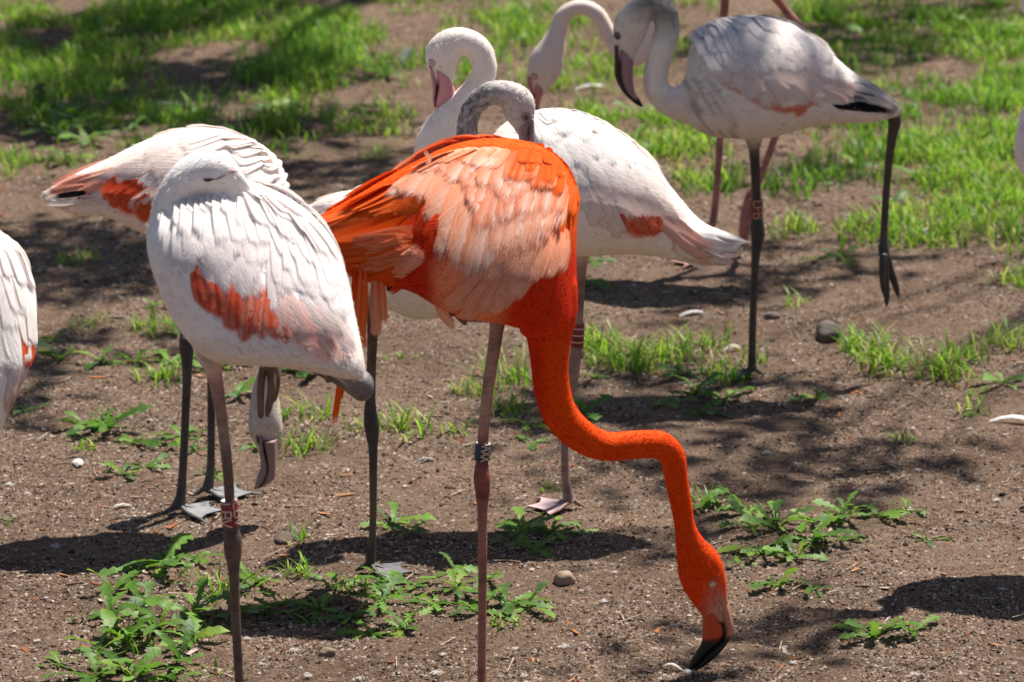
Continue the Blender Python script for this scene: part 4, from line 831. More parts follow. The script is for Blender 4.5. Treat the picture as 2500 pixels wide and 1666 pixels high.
# ================================================================== soil crumbs, litter
def in_view(x, y, m=0.15):
    d = np.array(y) * 1.03; return np.abs(x) < d * (1250 / F0) + m
def bits(n, ylo, yhi, r0, r1, palette, weights, base, name, flat=0.7, mat=M_SOILBIT, lbl=None, pw=1.0):
    BV, BF = base; BV = np.array(BV, float); BF = np.array(BF)
    y = ylo + (yhi - ylo) * rng.random(n) ** pw; x = (rng.random(n) * 2 - 1) * (y * 0.14 + 0.25)
    cl = vnoise(x * 6 + 31, y * 6) + 0.6 * vnoise(x * 17, y * 17 + 7); keep = rng.random(n) < np.clip(0.62 + cl * 1.3, 0.12, 1); x, y = x[keep], y[keep]; n = len(x)
    r = r0 + (r1 - r0) * rng.random(n) ** 2.2
    a = rng.random(n) * 2 * math.pi; ca, sa = np.cos(a), np.sin(a)
    sc = np.stack([r * rng.uniform(0.7, 1.5, n), r * rng.uniform(0.6, 1.1, n), r * flat * rng.uniform(0.6, 1.2, n)], 1)
    V = BV[None] * sc[:, None] * rng.uniform(0.75, 1.25, (n, len(BV), 1))
    X_ = V[..., 0] * ca[:, None] - V[..., 1] * sa[:, None] + x[:, None]; Y_ = V[..., 0] * sa[:, None] + V[..., 1] * ca[:, None] + y[:, None]
    Z_ = V[..., 2] + (hgt(x, y) + sc[:, 2] * 0.25)[:, None]
    VV = np.stack([X_, Y_, Z_], -1).reshape(-1, 3); FF = (BF[None] + (np.arange(n) * len(BV))[:, None, None]).reshape(-1, BF.shape[1])
    pal = np.array(palette)[rng.choice(len(palette), n, p=np.array(weights) / sum(weights))] * rng.uniform(0.75, 1.2, (n, 1))
    o = fastmesh(name, VV, FF, mat, np.repeat(np.clip(pal, 0, 1), len(BV), 0), False); prop(o, lbl, kind='stuff'); return o
def fastmesh(name, V, Fm, mat, col=None, smooth=True):
    me = bpy.data.meshes.new(name); k = Fm.shape[1]
    me.vertices.add(len(V)); me.vertices.foreach_set('co', V.ravel())
    me.loops.add(Fm.size); me.loops.foreach_set('vertex_index', Fm.ravel().astype(np.int32))
    me.polygons.add(len(Fm)); me.polygons.foreach_set('loop_start', np.arange(len(Fm), dtype=np.int32) * k); me.polygons.foreach_set('loop_total', np.full(len(Fm), k, np.int32))
    me.update(); me.validate()
    if col is not None: setcol(me, col)
    me.polygons.foreach_set('use_smooth', [smooth] * len(me.polygons)); me.materials.append(mat)
    o = bpy.data.objects.new(name, me); C.objects.link(o); return o
def ico(sub=1):
    bm = bmesh.new(); bmesh.ops.create_icosphere(bm, subdivisions=sub, radius=1)
    V = [tuple(v.co) for v in bm.verts]; Fs = [tuple(v.index for v in f.verts) for f in bm.faces]; bm.free(); return V, Fs
PYR = ([(1, .2, -.3), (-.2, 1, -.3), (-1, -.3, -.3), (.3, -1, -.3), (.1, .05, .8)], [(0, 1, 4), (1, 2, 4), (2, 3, 4), (3, 0, 4)])
OCT = ([(1, 0, 0), (-1, 0, 0), (0, 1, 0), (0, -1, 0), (0, 0, 1), (0, 0, -1)], [(0, 2, 4), (2, 1, 4), (1, 3, 4), (3, 0, 4), (2, 0, 5), (1, 2, 5), (3, 1, 5), (0, 3, 5)])
PAL = [(0.19, 0.128, 0.09), (0.09, 0.058, 0.04), (0.31, 0.23, 0.175), (0.44, 0.37, 0.31), (0.27, 0.10, 0.04), (0.04, 0.028, 0.02)]
bits(330000, 5.5, 9.9, 0.0014, 0.0046, PAL, [26, 18, 30, 19, 3, 18], PYR, 'soil_crumbs', lbl='fine brown soil crumbs and grit covering the bare ground', pw=1.25)
bits(30000, 8.5, 13.2, 0.003, 0.008, PAL, [40, 16, 22, 8, 5, 9], OCT, 'soil_crumbs', lbl='coarser soil crumbs on the far ground under the grass')
bits(5000, 5.5, 9.8, 0.0028, 0.0060, PAL, [40, 22, 12, 2, 4, 20], ico(1), 'soil_clods', lbl='small dark clods and pebbles strewn over the soil', pw=1.2)
BARK = ([(-1, -.35, 0), (1, -.2, 0), (.9, .3, 0), (-.8, .4, 0), (-1, -.35, .3), (1, -.2, .35), (.9, .3, .3), (-.8, .4, .35)], [(4, 5, 6, 7), (0, 1, 5, 4), (1, 2, 6, 5), (2, 3, 7, 6), (3, 0, 4, 7)])
bits(2600, 5.5, 11.5, 0.004, 0.013, [(0.30, 0.115, 0.045), (0.38, 0.19, 0.10), (0.40, 0.34, 0.28), (0.22, 0.155, 0.115)], [22, 12, 24, 40], BARK, 'bark_chips', 0.5, lbl='rusty and grey bark chips mixed in the soil')
STK = ([(-1, -.05, 0), (1, -.04, 0), (1, .04, 0), (-1, .05, 0), (0, 0, .08)], [(0, 1, 4), (1, 2, 4), (2, 3, 4), (3, 0, 4)])
bits(5200, 5.5, 12, 0.008, 0.026, [(0.40, 0.31, 0.22), (0.24, 0.16, 0.11), (0.5, 0.42, 0.33)], [30, 40, 12], STK, 'dry_needles', 1.0, lbl='thin dry needles and straws on the soil')

# ------------------------------------------------------------------ grass
def blades(x, y, h, wid, lean, pal, tipf=1.25):
    n = len(x); a = rng.random(n) * 2 * math.pi; dx, dy = np.cos(a), np.sin(a); sx, sy = -dy, dx
    z0 = hgt(x, y) - 0.004; lean = lean * rng.uniform(0.25, 1.3, n)
    ln = h * np.clip(lean, 0, 1.3); V = np.zeros((n, 7, 3))
    for k, (s, ww) in enumerate(((0, 0.8), (0.38, 1.0), (0.74, 0.65), (1.0, 0))):
        off = ln * s ** 1.9; zz = z0 + h * (s - 0.28 * np.clip(lean, 0, 1.3) * s * s)
        cx, cy = x + dx * off, y + dy * off
        if k < 3:
            V[:, 2 * k] = np.stack([cx - sx * wid * ww / 2, cy - sy * wid * ww / 2, zz], 1); V[:, 2 * k + 1] = np.stack([cx + sx * wid * ww / 2, cy + sy * wid * ww / 2, zz], 1)
        else: V[:, 6] = np.stack([cx, cy, zz], 1)
    b = (np.arange(n) * 7)[:, None]
    T3 = np.array([(0, 1, 3), (0, 3, 2), (2, 3, 5), (2, 5, 4), (4, 5, 6)])
    Fm = (T3[None] + b[:, :, None]).reshape(-1, 3)
    c = np.array(pal)[rng.choice(len(pal), n)] * rng.uniform(0.75, 1.25, (n, 1))
    col = np.repeat(c[:, None], 7, 1); col[:, 4:] *= tipf
    return V.reshape(-1, 3), Fm, np.clip(col.reshape(-1, 3), 0, 1)
GP = [(0.15, 0.31, 0.022), (0.20, 0.37, 0.026), (0.11, 0.26, 0.02), (0.26, 0.40, 0.035), (0.34, 0.36, 0.09)]
GD = [(0.09, 0.23, 0.02), (0.12, 0.28, 0.02), (0.07, 0.19, 0.022), (0.17, 0.32, 0.02)]
# meadow patches of the background, as ellipses on the photograph's ground: px py rx ry density
PATCH = [(180, 60, 330, 110, .55), (520, 40, 300, 90, .7), (850, 60, 260, 100, .95), (150, 200, 260, 90, .7), (330, 300, 300, 80, .85), (620, 300, 260, 80, .65), (760, 170, 240, 60, .6), (60, 160, 160, 90, .6), (700, 360, 120, 40, .6), (930, 290, 90, 60, .5), (100, 400, 130, 60, .45),
         (1180, 50, 320, 70, .6), (1420, 150, 220, 80, .42), (1080, 170, 150, 60, .4), (1250, 130, 160, 60, .4), (2250, 60, 320, 110, .9), (2420, 150, 220, 120, 1.0), (2300, 280, 340, 120, .95), (2050, 130, 130, 120, .5), (2400, 430, 260, 130, .9), (2150, 420, 170, 110, .85), (2240, 560, 220, 60, .45), (1600, 340, 150, 90, .75), (1520, 270, 150, 50, .6), (1700, 440, 120, 80, .55), (1960, 450, 110, 60, .6), (2050, 400, 90, 60, .55), (1900, 560, 90, 30, .18), (2480, 600, 80, 60, .3), (1650, 60, 140, 80, .25)]
def far_grass(n, hmul, palette, seed_off):
    yy = 7.2 + (13.3 - 7.2) * rng.random(n); xx = (rng.random(n) * 2 - 1) * (yy * 0.137 + 0.2)
    px = np.empty(n); py = np.empty(n)
    v = np.stack([xx, yy, -CAMH * np.ones(n)], 1); w_ = v @ np.array(FWD); px = W0 / 2 + F0 * (v @ np.array(RGT)) / w_; py = H0 / 2 - F0 * (v @ np.array(UPV)) / w_
    d = np.zeros(n)
    for (cx, cy, rx, ry, k) in PATCH: d = np.maximum(d, k * np.clip(1.25 - ((px - cx) / rx) ** 2 - ((py - cy) / ry) ** 2, 0, 1))
    nz = 0.5 + vnoise(xx * 3.4 + seed_off, yy * 3.4) * 1.0 + vnoise(xx * 9, yy * 9 + seed_off) * 0.9
    keep = rng.random(n) < np.clip(d * np.clip(nz * 3.4 - 1.45, 0, 1.25), 0, 1)
    xx, yy, nz = xx[keep], yy[keep], nz[keep]
    h = rng.uniform(0.016, 0.05, len(xx)) * hmul * (0.6 + 0.9 * np.clip(nz, 0, 1)); wid = rng.uniform(0.003, 0.0062, len(xx))
    return blades(xx, yy, h, wid, 0.75, palette)
for nm, n_, hm, pal_, so_, lb in (('grass', 190000, 1.0, GP, 3, 'short bright green grass growing patchily across the far ground'), ('grass', 40000, 1.5, GD, 57, 'taller darker grass clumps in the far sward')):
    V, Fm, cc = far_grass(n_, hm, pal_, so_); prop(fastmesh(nm, V, Fm, M_GRASS, cc), lb, kind='stuff')
# single tufts that can be told apart: px py radius_m blades height where
TUFT = [(750, 1085, .05, 110, .05, 'beside the lowered grey head'), (690, 1010, .03, 50, .045, 'beside the lowered grey head'), (770, 1010, .04, 60, .05, 'beside the lowered grey head'), (900, 1045, .04, 60, .045, 'next to the grey bird\'s dark hock'), (985, 1060, .05, 100, .06, 'next to the grey bird\'s dark hock'), (1110, 1060, .03, 50, .03, 'behind the blue-ringed leg'),
        (1170, 960, .05, 90, .05, 'behind the blue-ringed leg'), (1240, 930, .06, 160, .075, 'behind the blue-ringed leg'), (1240, 1000, .05, 120, .05, 'behind the blue-ringed leg'), (1440, 850, .06, 150, .07, 'in the clump right of the red-ringed leg'), (1510, 880, .07, 220, .07, 'in the clump right of the red-ringed leg'), (1570, 890, .07, 220, .065, 'in the clump right of the red-ringed leg'), (1640, 870, .06, 160, .07, 'in the clump right of the red-ringed leg'), (1475, 840, .05, 90, .05, 'in the clump right of the red-ringed leg'),
        (1735, 840, .04, 60, .06, 'round the young bird\'s standing foot'), (1775, 925, .05, 130, .06, 'round the young bird\'s standing foot'), (1845, 885, .03, 45, .05, 'round the young bird\'s standing foot'), (2120, 870, .05, 110, .075, 'just right of the grey stone'), (2170, 900, .06, 170, .075, 'just right of the grey stone'), (2080, 850, .04, 60, .055, 'just right of the grey stone'),
        (2310, 915, .06, 190, .075, 'on bare soil near the right edge'), (2370, 880, .05, 100, .06, 'on bare soil near the right edge'), (2470, 850, .06, 130, .07, 'on bare soil near the right edge'), (2480, 690, .05, 100, .07, 'on bare soil near the right edge'), (2200, 1075, .03, 50, .035, 'alone on open soil'), (2380, 1010, .03, 40, .045, 'alone on open soil'), (1955, 560, .04, 80, .06, 'in front of the trailing leg'), (1990, 300 + 120, .05, 110, .06, 'in front of the trailing leg'), (1945, 740, .025, 35, .05, 'in front of the trailing leg'), (2060, 640, .03, 40, .035, 'in front of the trailing leg'),
        (205, 1100, .02, 40, .03, 'at the left among dandelions'), (400, 920, .05, 120, .05, 'at the left among dandelions'), (215, 785, .04, 60, .035, 'at the left among dandelions'), (380, 800, .05, 130, .06, 'at the left among dandelions'), (190, 640, .05, 90, .05, 'at the left among dandelions'), (910, 380, .04, 90, .05, 'behind the necks'), (980, 880, .03, 30, .03, 'behind the blue-ringed leg'),
        (725, 1320, .025, 40, .035, 'left of the grey foot'), (735, 1400, .035, 60, .045, 'left of the grey foot'), (540, 1445, .04, 60, .06, 'behind the red-ringed shank'), (330, 1560, .05, 90, .035, 'in the front dandelion bed'), (870, 1440, .03, 50, .05, 'left of the grey foot'), (520, 1625, .03, 50, .02, 'in the front dandelion bed'), (1215, 1530, .03, 40, .03, 'in front of the blue-ringed leg'), (1720, 1230, .03, 40, .045, 'by the orange neck'), (1350, 1190, .025, 30, .025, 'by the pink foot')]
for (px, py, r, nb, h, wh) in TUFT:
    c = PG(px, py); nb = int(nb * .5); rr = r * 1.15 * rng.random(nb) ** .7; a = rng.random(nb) * 6.283
    V, Fm, cc = blades(c.x + rr * np.cos(a), c.y + rr * np.sin(a) * 1.2, rng.uniform(0.3, 1.5, nb) * h * 0.85, rng.uniform(0.0028, 0.0056, nb), 1.0, GP if py < 1200 else GD + GP)
    z0 = hz(c.x, c.y); o = fastmesh('grass_tuft', V - np.array((c.x, c.y, z0)), Fm, M_GRASS, cc); o.location = (c.x, c.y, z0)
    prop(o, ('thick ' if nb >= 95 else ('loose ' if nb >= 44 else 'sparse ')) + ('tall ' if h >= .065 else ('middling ' if h >= .045 else 'short ')) + 'tuft of green grass ' + wh, 'grass tuft', 'grass tufts ' + wh)

# ------------------------------------------------------------------ dandelions
def leaf_mesh(v):
    n = 11; V = []; lob = [0.10, 0.16, 0.10, 0.30, 0.14, 0.40, 0.20, 0.52, 0.30, 0.55, 0.30, 0.02]; r_ = random.Random(v)
    if v >= 4: lob = [0.06, 0.10, 0.20, 0.30, 0.36, 0.40, 0.44, 0.45, 0.42, 0.34, 0.2, 0.02]   # broad smooth leaf
    for i in range(n + 1):
        s = i / n; zz = 0.34 * s - 0.42 * s * s; wv = lob[i] * (0.29 if v < 4 else 0.36) * r_.uniform(0.75, 1.25)
        back = -0.05 if (i % 2 and v < 4 and 0 < i < n) else 0
        up = 0.22 * wv
        V += [(s + back, -wv, zz + up + r_.uniform(-.02, .02)), (s, 0, zz), (s + back, wv * r_.uniform(.8, 1.2), zz + up + r_.uniform(-.02, .02))]
    Fs = []
    for i in range(n):
        a = i * 3; Fs += [(a, a + 1, a + 4, a + 3), (a + 1, a + 2, a + 5, a + 4)]
    me = bpy.data.meshes.new('leaf'); me.from_pydata(V, [], Fs); me.materials.append(M_LEAF); me.polygons.foreach_set('use_smooth', [True] * len(Fs)); return me
LEAVES = [leaf_mesh(v) for v in range(6)]
def dandelion(px, py, L_, n, up, where, broad=False):
    c = PG(px, py); root = empty('dandelion', (c.x, c.y, hz(c.x, c.y))); NW = {4: 'four', 5: 'five', 6: 'six', 7: 'seven', 8: 'eight', 9: 'nine', 10: 'ten'}
    sz = 'large ' if L_ >= .095 else ('mid-sized ' if L_ >= .08 else ('small ' if L_ >= .065 else 'tiny '))
    po = 'upright ' if up >= .5 else ('half-raised ' if up >= .33 else ('low ' if up > .2 else 'flat '))
    prop(root, sz + po + 'dandelion of ' + NW[n] + ' leaves ' + where, 'dandelion', 'dandelions ' + where)
    a0 = random.random() * 6
    for k in range(n):
        v = random.choice((4, 5)) if (broad and random.random() < .5) else random.randrange(4)
        o = bpy.data.objects.new('leaf', LEAVES[v]); C.objects.link(o); o.parent = root
        s = L_ * 0.84 * random.uniform(0.45, 1.2); o.scale = (s, s * random.uniform(.8, 1.2), s)
        o.rotation_euler = (random.uniform(-.5, .5), -max(-.1, random.gauss(up * .75, .24)), a0 + 6.283 * (k + random.uniform(-.35, .35)) / n)
        o.location = (random.uniform(-.008, .008), random.uniform(-.008, .008), 0.001)
P1 = 'in the bed at the sleeper\'s standing leg'; P2 = 'in the long bed before the dark grey foot'; P3 = 'in the big patch beside the orange head'; P4 = 'behind the sleeping bird\'s legs'; P5 = 'in front of the pink webbed foot'; P6 = 'in the shadow below the young grey-headed bird'
for d in [(270, 1500, .085, 9, .35, P1), (300, 1560, .10, 10, .7, P1, True), (390, 1530, .095, 9, .55, P1), (240, 1580, .08, 8, .3, P1), (470, 1560, .09, 8, .6, P1, True), (330, 1640, .09, 9, .75, P1, True), (230, 1650, .09, 9, .5, P1), (420, 1650, .07, 7, .4, P1), (480, 1500, .09, 8, .5, P1), (150, 1620, .05, 6, .3, P1), (360, 1470, .07, 8, .4, P1), (560, 1500, .08, 7, .35, P1), (280, 1440, .07, 5, .9, P1, True), (440, 1605, .08, 7, .7, P1, True), (520, 1525, .08, 7, .35, P1),
          (620, 1420, .095, 7, .45, P2), (690, 1470, .09, 9, .3, P2), (780, 1480, .085, 9, .3, P2), (640, 1490, .075, 8, .25, P2), (860, 1500, .085, 9, .25, P2), (930, 1470, .085, 9, .35, P2), (980, 1530, .085, 10, .25, P2), (1060, 1480, .085, 9, .3, P2), (1110, 1450, .08, 8, .35, P2), (1010, 1440, .08, 7, .3, P2), (820, 1440, .085, 6, .6, P2), (1240, 1480, .08, 8, .25, P2), (1170, 1500, .08, 8, .25, P2), (1290, 1490, .07, 6, .2, P2), (900, 1540, .07, 7, .2, P2), (1100, 1400, .06, 7, .3, P2), (750, 1510, .07, 8, .2, P2), (1190, 1420, .06, 6, .3, P2), (940, 1430, .08, 7, .3, P2),
          (1830, 1250, .09, 8, .35, P3), (1900, 1300, .095, 9, .35, P3), (1980, 1280, .09, 9, .4, P3), (2070, 1270, .08, 9, .3, P3), (2150, 1265, .07, 8, .3, P3), (2220, 1255, .06, 8, .3, P3), (1860, 1350, .09, 9, .35, P3), (1940, 1360, .09, 9, .35, P3), (1900, 1420, .08, 8, .3, P3), (1990, 1330, .085, 9, .3, P3), (1810, 1370, .06, 6, .3, P3), (1980, 1430, .06, 6, .25, P3), (1700, 1240, .07, 7, .35, P3), (1830, 1290, .07, 7, .3, P3), (2060, 1320, .06, 7, .3, P3),
          (2130, 1545, .09, 8, .3, 'on the edge of the corner shadow'), (2230, 1530, .07, 6, .3, 'on the edge of the corner shadow'), (2260, 1315, .05, 5, .2, 'alone on the soil right of the big patch'),
          (260, 1045, .12, 10, .35, P4), (330, 1080, .09, 8, .25, P4), (200, 1035, .08, 6, .3, P4), (360, 1140, .08, 8, .2, P4), (60, 1010, .08, 6, .3, P4), (330, 870, .09, 9, .25, P4), (420, 870, .085, 9, .3, P4), (430, 800, .08, 8, .35, P4), (250, 880, .08, 7, .25, P4), (150, 870, .08, 7, .3, P4), (130, 830, .06, 6, .25, P4), (540, 890, .09, 8, .3, P4), (580, 960, .08, 8, .3, P4), (790, 905, .09, 9, .25, P4), (470, 1100, .07, 7, .25, P4), (520, 1150, .06, 7, .2, P4), (620, 1080, .06, 6, .3, P4), (370, 750, .06, 6, .35, P4), (720, 900, .08, 8, .25, P4), (300, 1160, .06, 7, .2, P4), (440, 1060, .08, 7, .2, P4),
          (410, 1375, .10, 9, .2, 'left of the red-ringed hock'), (480, 1365, .09, 8, .25, 'left of the red-ringed hock'), (430, 1415, .06, 5, .15, 'left of the red-ringed hock'), (350, 1385, .09, 6, .15, 'left of the red-ringed hock'),
          (950, 1280, .085, 8, .3, 'behind the dark grey shank'), (1000, 1300, .06, 6, .25, 'behind the dark grey shank'), (30, 1265, .05, 4, .1, 'at the left edge'),
          (1280, 1290, .09, 9, .35, P5), (1350, 1300, .085, 9, .25, P5), (1420, 1295, .07, 6, .2, P5), (1300, 1340, .08, 8, .3, P5), (1250, 1320, .07, 7, .3, P5),
          (1660, 915, .10, 7, .2, P6), (1700, 960, .10, 9, .3, P6), (1770, 970, .09, 9, .3, P6), (1620, 990, .07, 7, .25, P6), (1720, 1010, .07, 7, .2, P6), (1990, 975, .07, 7, .25, P6), (1430, 1015, .10, 5, .45, P6), (1290, 1045, .10, 5, .15, 'flat on the soil under the orange breast'), (1300, 1080, .09, 5, .1, 'flat on the soil under the orange breast'),
          (2050, 625, .11, 5, .4, 'behind the lifted dark foot'), (1990, 630, .07, 5, .2, 'behind the lifted dark foot'), (2440, 940, .08, 8, .25, 'near the white feather at the right edge'), (2380, 965, .06, 6, .25, 'near the white feather at the right edge'), (1450, 640, .07, 8, .25, 'under the white bird\'s tail'), (1430, 700, .08, 7, .3, 'under the white bird\'s tail'), (1450, 920, .06, 6, .35, 'under the white bird\'s tail'), (1400, 620, .07, 7, .2, 'under the white bird\'s tail'),
          (130, 330, .13, 9, .55, 'in the grass beyond the salmon tail'), (180, 300, .12, 9, .6, 'in the grass beyond the salmon tail'), (120, 280, .13, 7, .8, 'in the grass beyond the salmon tail'), (210, 350, .11, 9, .4, 'in the grass beyond the salmon tail'), (170, 390, .12, 8, .4, 'in the grass beyond the salmon tail'), (240, 320, .10, 8, .4, 'in the grass beyond the salmon tail'), (2380, 60, .10, 8, .5, 'in the lush grass of the far right'), (2440, 90, .10, 8, .4, 'in the lush grass of the far right'), (1300, 100, .08, 7, .3, 'on the far soil between the necks')]:
    dandelion(*d)

for k in range(30):                                  # weeds among the far grass
    cx, cy, rx, ry, dn = PATCH[random.choice((0, 1, 2, 3, 4, 5, 6, 13, 14, 15, 16, 17, 18, 20, 22))]
    dandelion(cx + random.uniform(-.8, .8) * rx, max(12, cy + random.uniform(-.8, .8) * ry), random.uniform(.06, .11), random.randint(5, 8), random.uniform(.25, .6), 'among the far grass', True)
# ------------------------------------------------------------------ stones
def stone(px, py, r, colr, label, sq=0.75, seed=1):
    c = PG(px, py); V, Fs = ico(3); r_ = random.Random(seed); W = []
    for v in V:
        v = Vector(v); k = 1 + 0.35 * noise.noise(v * 1.1 + Vector((seed * 7, 0, 0))) + 0.12 * noise.noise(v * 3 + Vector((seed, 5, 0)))
        q = v * k; q = Vector([max(-.85, min(.85, t)) for t in q]); W.append((q.x * r * 1.15, q.y * r, q.z * r * sq + r * sq * 0.55))
    o = mesh('stone', W, Fs, M_STONE, None, [jit(colr, .15) for _ in W], True); o.location = (c.x, c.y, hz(c.x, c.y) - 0.004); o.rotation_euler = (0, .2, seed)
    prop(o, label, 'stone')
stone(1380, 1428, .0185, (0.30, 0.23, 0.165), 'rounded tan stone in the shadow behind the blue-ringed leg', .9, 2)
stone(2020, 825, .030, (0.13, 0.11, 0.095), 'grey-brown angular stone at the foot of the grass tuft', .9, 5)
stone(1885, 775, .02, (0.16, 0.13, 0.11), 'dark flattish stone near the young bird\'s standing leg', .5, 8)
stone(1165, 775, .03, (0.10, 0.085, 0.075), 'dark stone showing under the orange bird\'s belly', .7, 11)
stone(800, 1590, .016, (0.22, 0.16, 0.12), 'brown clod-like stone in front of the long dandelion bed', .6, 14)
stone(695, 1310 + 10, .02, (0.12, 0.09, 0.07), 'dark clod left of the grey shank', .6, 17)

# ------------------------------------------------------------------ shed feathers and down
def loose_feather(px, py, L_, wd, ang, label, lift=0.01, colr=(0.85, 0.83, 0.82), stand_=0.0):
    c = PG(px, py); z0 = hz(c.x, c.y); ss = SS; d = np.array((math.cos(ang), math.sin(ang), 0))
    P = np.array([d * L_ * (s - .5) * math.cos(stand_) + np.array((0, 0, 0.004 + lift * math.sin(math.pi * s) + s * L_ * math.sin(stand_))) for s in ss])
    nn = np.array((-math.sin(stand_) * d[0] * 1.0, -math.sin(stand_) * d[1] - (0.6 if stand_ else 0), math.cos(stand_))); nn /= np.linalg.norm(nn)
    V, Fs, cc, U = feather_grid(P, np.tile(nn, (7, 1)), wd, colr, jit(colr), (0.9, 0.88, 0.85), 0, .2, 4, .1)
    o = mesh('loose_feather', V, Fs, M_FEA, None, cc, True, U); o.location = (c.x, c.y, z0); prop(o, label, 'feather')
loose_feather(990, 165, .07, .032, .9, 'white feather standing upright in the far grass behind the looped neck', .01, (0.85, 0.83, 0.82), .8)
loose_feather(1445, 212, .10, .026, .25, 'long white feather lying in the far grass below the arched pink neck', .012)
loose_feather(2478, 1030, .10, .022, -.25, 'curled white feather lying at the right edge', .014)
loose_feather(1690, 800 - 40, .07, .02, .5, 'grey-white feather beside the striding leg\'s shadow', .008, (0.6, 0.58, 0.56))
loose_feather(190, 1135, .034, .022, 1.9, 'broad white feather below the dandelions at the left', .006, (0.85, 0.83, 0.82))
loose_feather(1040, 1125, .035, .012, .1, 'small dark slate feather lying behind the blue-ringed leg', .006, (0.12, 0.14, 0.17))
loose_feather(2262, 580, .03, .025, 1.4, 'small white feather upright on the soil beyond the trailing leg', .008, (0.85, 0.83, 0.82), .7)
loose_feather(410, 250, .12, .012, 0, 'dark grey feather lying in the grass beyond the salmon-tailed bird', .01, (0.22, 0.22, 0.25))
loose_feather(300, 1238, .035, .012, .2, 'flat pale feather left of the dark webbed feet', .004, (0.62, 0.58, 0.53))
loose_feather(1640, 1630, .035, .01, 2.7, 'thin pale pink feather beside the orange bird\'s bill', .008, (0.85, 0.68, 0.62))
loose_feather(1790, 848, .045, .02, .4, 'pale yellowish fallen leaf-like feather by the young bird\'s foot', .01, (0.66, 0.58, 0.42))
def down(px, py, r, label='small white down tuft caught on the soil'):
    c = PG(px, py); z0 = hz(c.x, c.y); acc = Acc(); el = random.uniform(.5, 1.3); a1 = random.random() * 6.283
    for k in range(46):
        a = random.gauss(a1, 1.1); e = random.uniform(.0, 1.1); L_ = r * random.uniform(.35, 1.0); d = np.array((math.cos(a) * math.cos(e), math.sin(a) * math.cos(e) * el, math.sin(e) * .7))
        o0 = np.array((random.gauss(0, r * .25), random.gauss(0, r * .2), random.uniform(0, r * .2)))
        sd = np.array((-math.sin(a), math.cos(a), 0)) * r * random.uniform(.02, .06); V = []; bend = random.uniform(-.5, .5)
        for s, w_ in ((0, .6), (.5, 1), (1, .2)):
            q = o0 + d * L_ * s + np.array((-math.sin(a), math.cos(a), 0)) * bend * L_ * s * s + np.array((0, 0, -.3 * L_ * s * s + .003)); V += [q - sd * w_, q + sd * w_]
        acc.add(V, [(0, 1, 3, 2), (2, 3, 5, 4)], jit((0.80, 0.78, 0.77), .06))
    o = acc.build('down_tuft', M_DOWN); o.location = (c.x, c.y, z0); prop(o, label, 'down tuft', 'down tufts on the soil')
for (px, py, r) in [(135, 1330, .018), (112, 1455, .008), (718, 1578, .014), (748, 1648, .015), (1475, 1470, .013), (1500, 1398, .010), (1420, 1470 - 20, .008), (2448, 1440, .014), (2430, 1215, .014), (1870, 1112, .016), (2366, 1048, .012), (2240, 1140, .012), (2236, 1640, .014), (1938, 1610, .012), (1260, 1590, .013), (1065, 1645, .016), (1180, 1630 - 300, .007), (600, 1550, .014), (680, 1405, .014), (790, 1335, .016), (930, 1310, .014), (970, 1345, .012), (470, 1290, .008),
                    (330, 1265, .009), (175, 1180, .009), (20, 1185, .015), (70, 1200, .009), (155, 750, .008), (275, 660, .011), (330, 970, .008), (2270, 870, .010), (2250, 600, .008), (1850, 1530, .010), (2330, 1430, .008), (2040, 1060, .007), (2230, 1050, .012), (1580, 1470, .010), (640, 1610, .010), (1380, 1590, .015), (1280, 1655, .012), (90, 1560, .010), (880, 1650, .010), (1080, 1600, .011), (2470, 700, .012), (2180, 640, .010)]:
    down(px, py, r * .8)
down(1684, 1642, .014, 'white down tuft sticking to the orange bird\'s black bill tip')

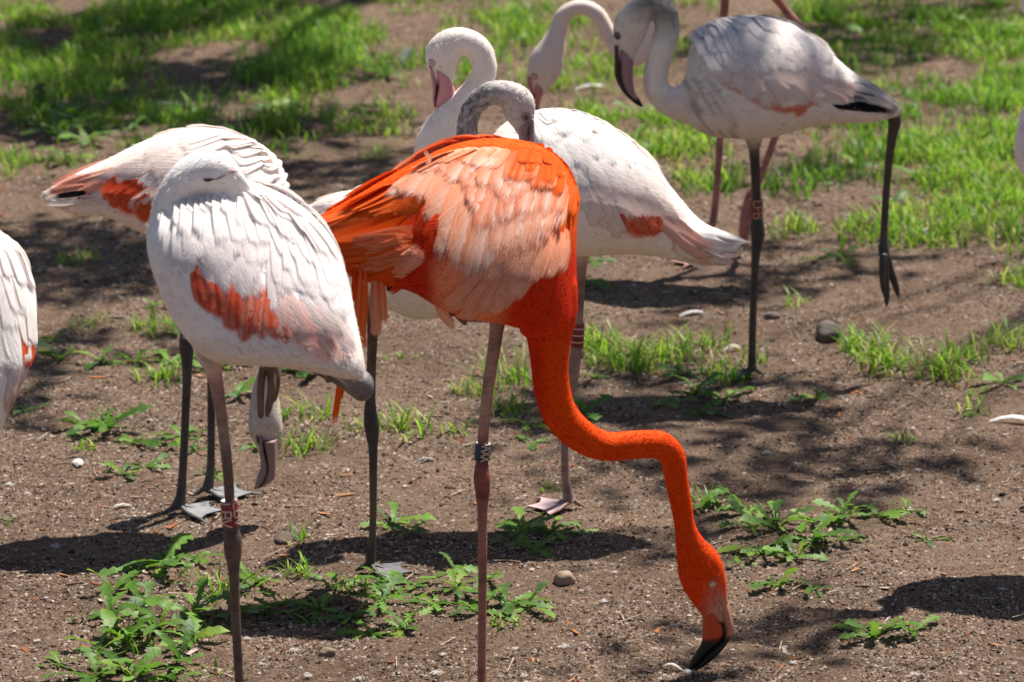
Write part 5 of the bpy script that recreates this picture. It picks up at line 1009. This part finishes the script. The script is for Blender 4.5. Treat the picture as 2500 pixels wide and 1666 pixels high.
# ================================================================== shade trees beyond the frame
LQ = [(-.5, 0, 0), (0, -.32, .06), (.5, 0, 0), (0, .32, .06)]
def tree(base, height, clumps, label, seed):
    r_ = np.random.default_rng(seed); root = empty('shade_tree', base); prop(root, label, 'tree', 'shade trees behind the enclosure')
    acc = Acc(); bx, by, bz = base; fork = np.array((bx * .98, by, height * .55))
    V, Fs = tube([[bx, by, -.05, .30], [bx + .03, by, .6, .22], [bx, by - .05, height * .3, .18], [*fork, .15], [bx + .1, by + .1, height * .9, .05]], 12, 1, True, (1, 0, 0), 5)
    tr = mesh('trunk', V, Fs, M_BARK, root, None, True, None, base)
    LV = []
    for (c, rad, cov) in clumps:
        c = np.array(c); mid = fork * .55 + c * .45 + np.array((0, 0, .5)); lim = Acc()
        V, Fs = tube([[*(fork - np.array((0, 0, .8))), .022], [*mid, .009], [*c, .003]], 7, 1, True, (1, 0, 0), 5); lim.add(V, Fs, (1, 1, 1))
        for q in range(7):
            e = c + r_.normal(0, .5, 3) * rad * np.array((1, 1, .5)); V, Fs = tube([[*(mid * .1 + c * .9), .006], [*((c + e) / 2 + np.array((0, 0, .05))), .004], [*e, .002]], 5, 1, True, (1, 0, 0), 3); lim.add(V, Fs, (1, 1, 1))
        lim.build('branch', M_BARK, root, base)
        n = int(cov * math.pi * rad * rad / 0.0021); rr = rad * np.sqrt(r_.random(n)); a = r_.random(n) * 6.283
        LV.append(np.stack([c[0] + rr * np.cos(a), c[1] + rr * np.sin(a), c[2] + r_.normal(0, .22, n)], 1))
    P = np.vstack(LV); n = len(P); sz = r_.uniform(.06, .095, n); q = np.array(LQ)[None] * sz[:, None, None]
    a = r_.random(n) * 6.283; b = r_.normal(0, .5, n); ca, sa, cb, sb = np.cos(a), np.sin(a), np.cos(b), np.sin(b)
    x = q[..., 0] * cb[:, None] + q[..., 2] * sb[:, None]; z = -q[..., 0] * sb[:, None] + q[..., 2] * cb[:, None]; y = q[..., 1]
    V = np.stack([x * ca[:, None] - y * sa[:, None], x * sa[:, None] + y * ca[:, None], z], -1) + P[:, None]
    o = fastmesh('crown', V.reshape(-1, 3) - np.array(base), np.arange(n * 4).reshape(-1, 4), M_TREE); o.parent = root
def over(px, py, h, z=0.0, Y=None):
    g = PG(px, py) if Y is None else PY(px, py, Y); return tuple(np.array(g) + np.array(SUN_TO) * ((h - g.z) / SUN_TO.z))
SH1 = [(over(1880, 150, 4.2, Y=Eb['Y']), .36, 1.15), (over(1600, 50, 4.3, Y=Eb['Y']), .15, .4), (over(2200, 30, 4.4), .25, 1.2), (over(1960, 640, 4.1), .28, .7), (over(1850, 1170, 4.3), .32, .6), (over(2060, 1130, 4.2), .22, .6), (over(1980, 110, 4.6), .45, 1.8), (over(1790, 720, 4.3), .2, .5), (over(2380, 40, 4.5), .25, .7), (over(1640, 1330, 4.2), .16, .6), (over(1870, 1540, 4.2), .18, .8), (over(1950, 420, 4.2), .2, .8)]
SH1 += [((5.0 + math.sin(k) * 1.0, 12.6 + math.cos(k * 2.1) * 1.8, 4.6 + .5 * math.sin(k * 3)), .8, .9) for k in range(9)]
tree((3.1, 11.0, 0), 5.4, SH1, 'broad-leaved shade tree beyond the far right grass, out of view', 3)
SH2 = [(over(100, 110, 4.2), .40, 2.4), (over(330, 60, 4.3), .34, 2.2), (over(400, 190, 4.4), .34, 2.2), (over(620, 190, 4.2), .32, 2.0), (over(600, 320, 4.2), .22, 1.7), (over(40, 290, 4.1), .38, 2.2), (over(240, 270, 4.1), .2, 1.6), (over(120, 620, 4.3), .40, 2.0), (over(330, 650, 4.2), .30, 1.8), (over(620, 10, 4.5), .3, 1.6), (over(860, 420, 4.3), .28, 1.6), (over(760, 310, 4.2), .28, 1.4), (over(60, 1010, 4.2), .16, .8), (over(140, 860, 4.1), .2, 1.1)]
SH2 += [((0.9 + math.sin(k) * 1.5, 17.6 + math.cos(k * 1.7) * .9, 4.6 + .5 * math.sin(k * 3)), .8, .9) for k in range(8)]
tree((0.6, 15.4, 0), 5.4, SH2, 'broad-leaved shade tree beyond the far left grass, out of view', 5)
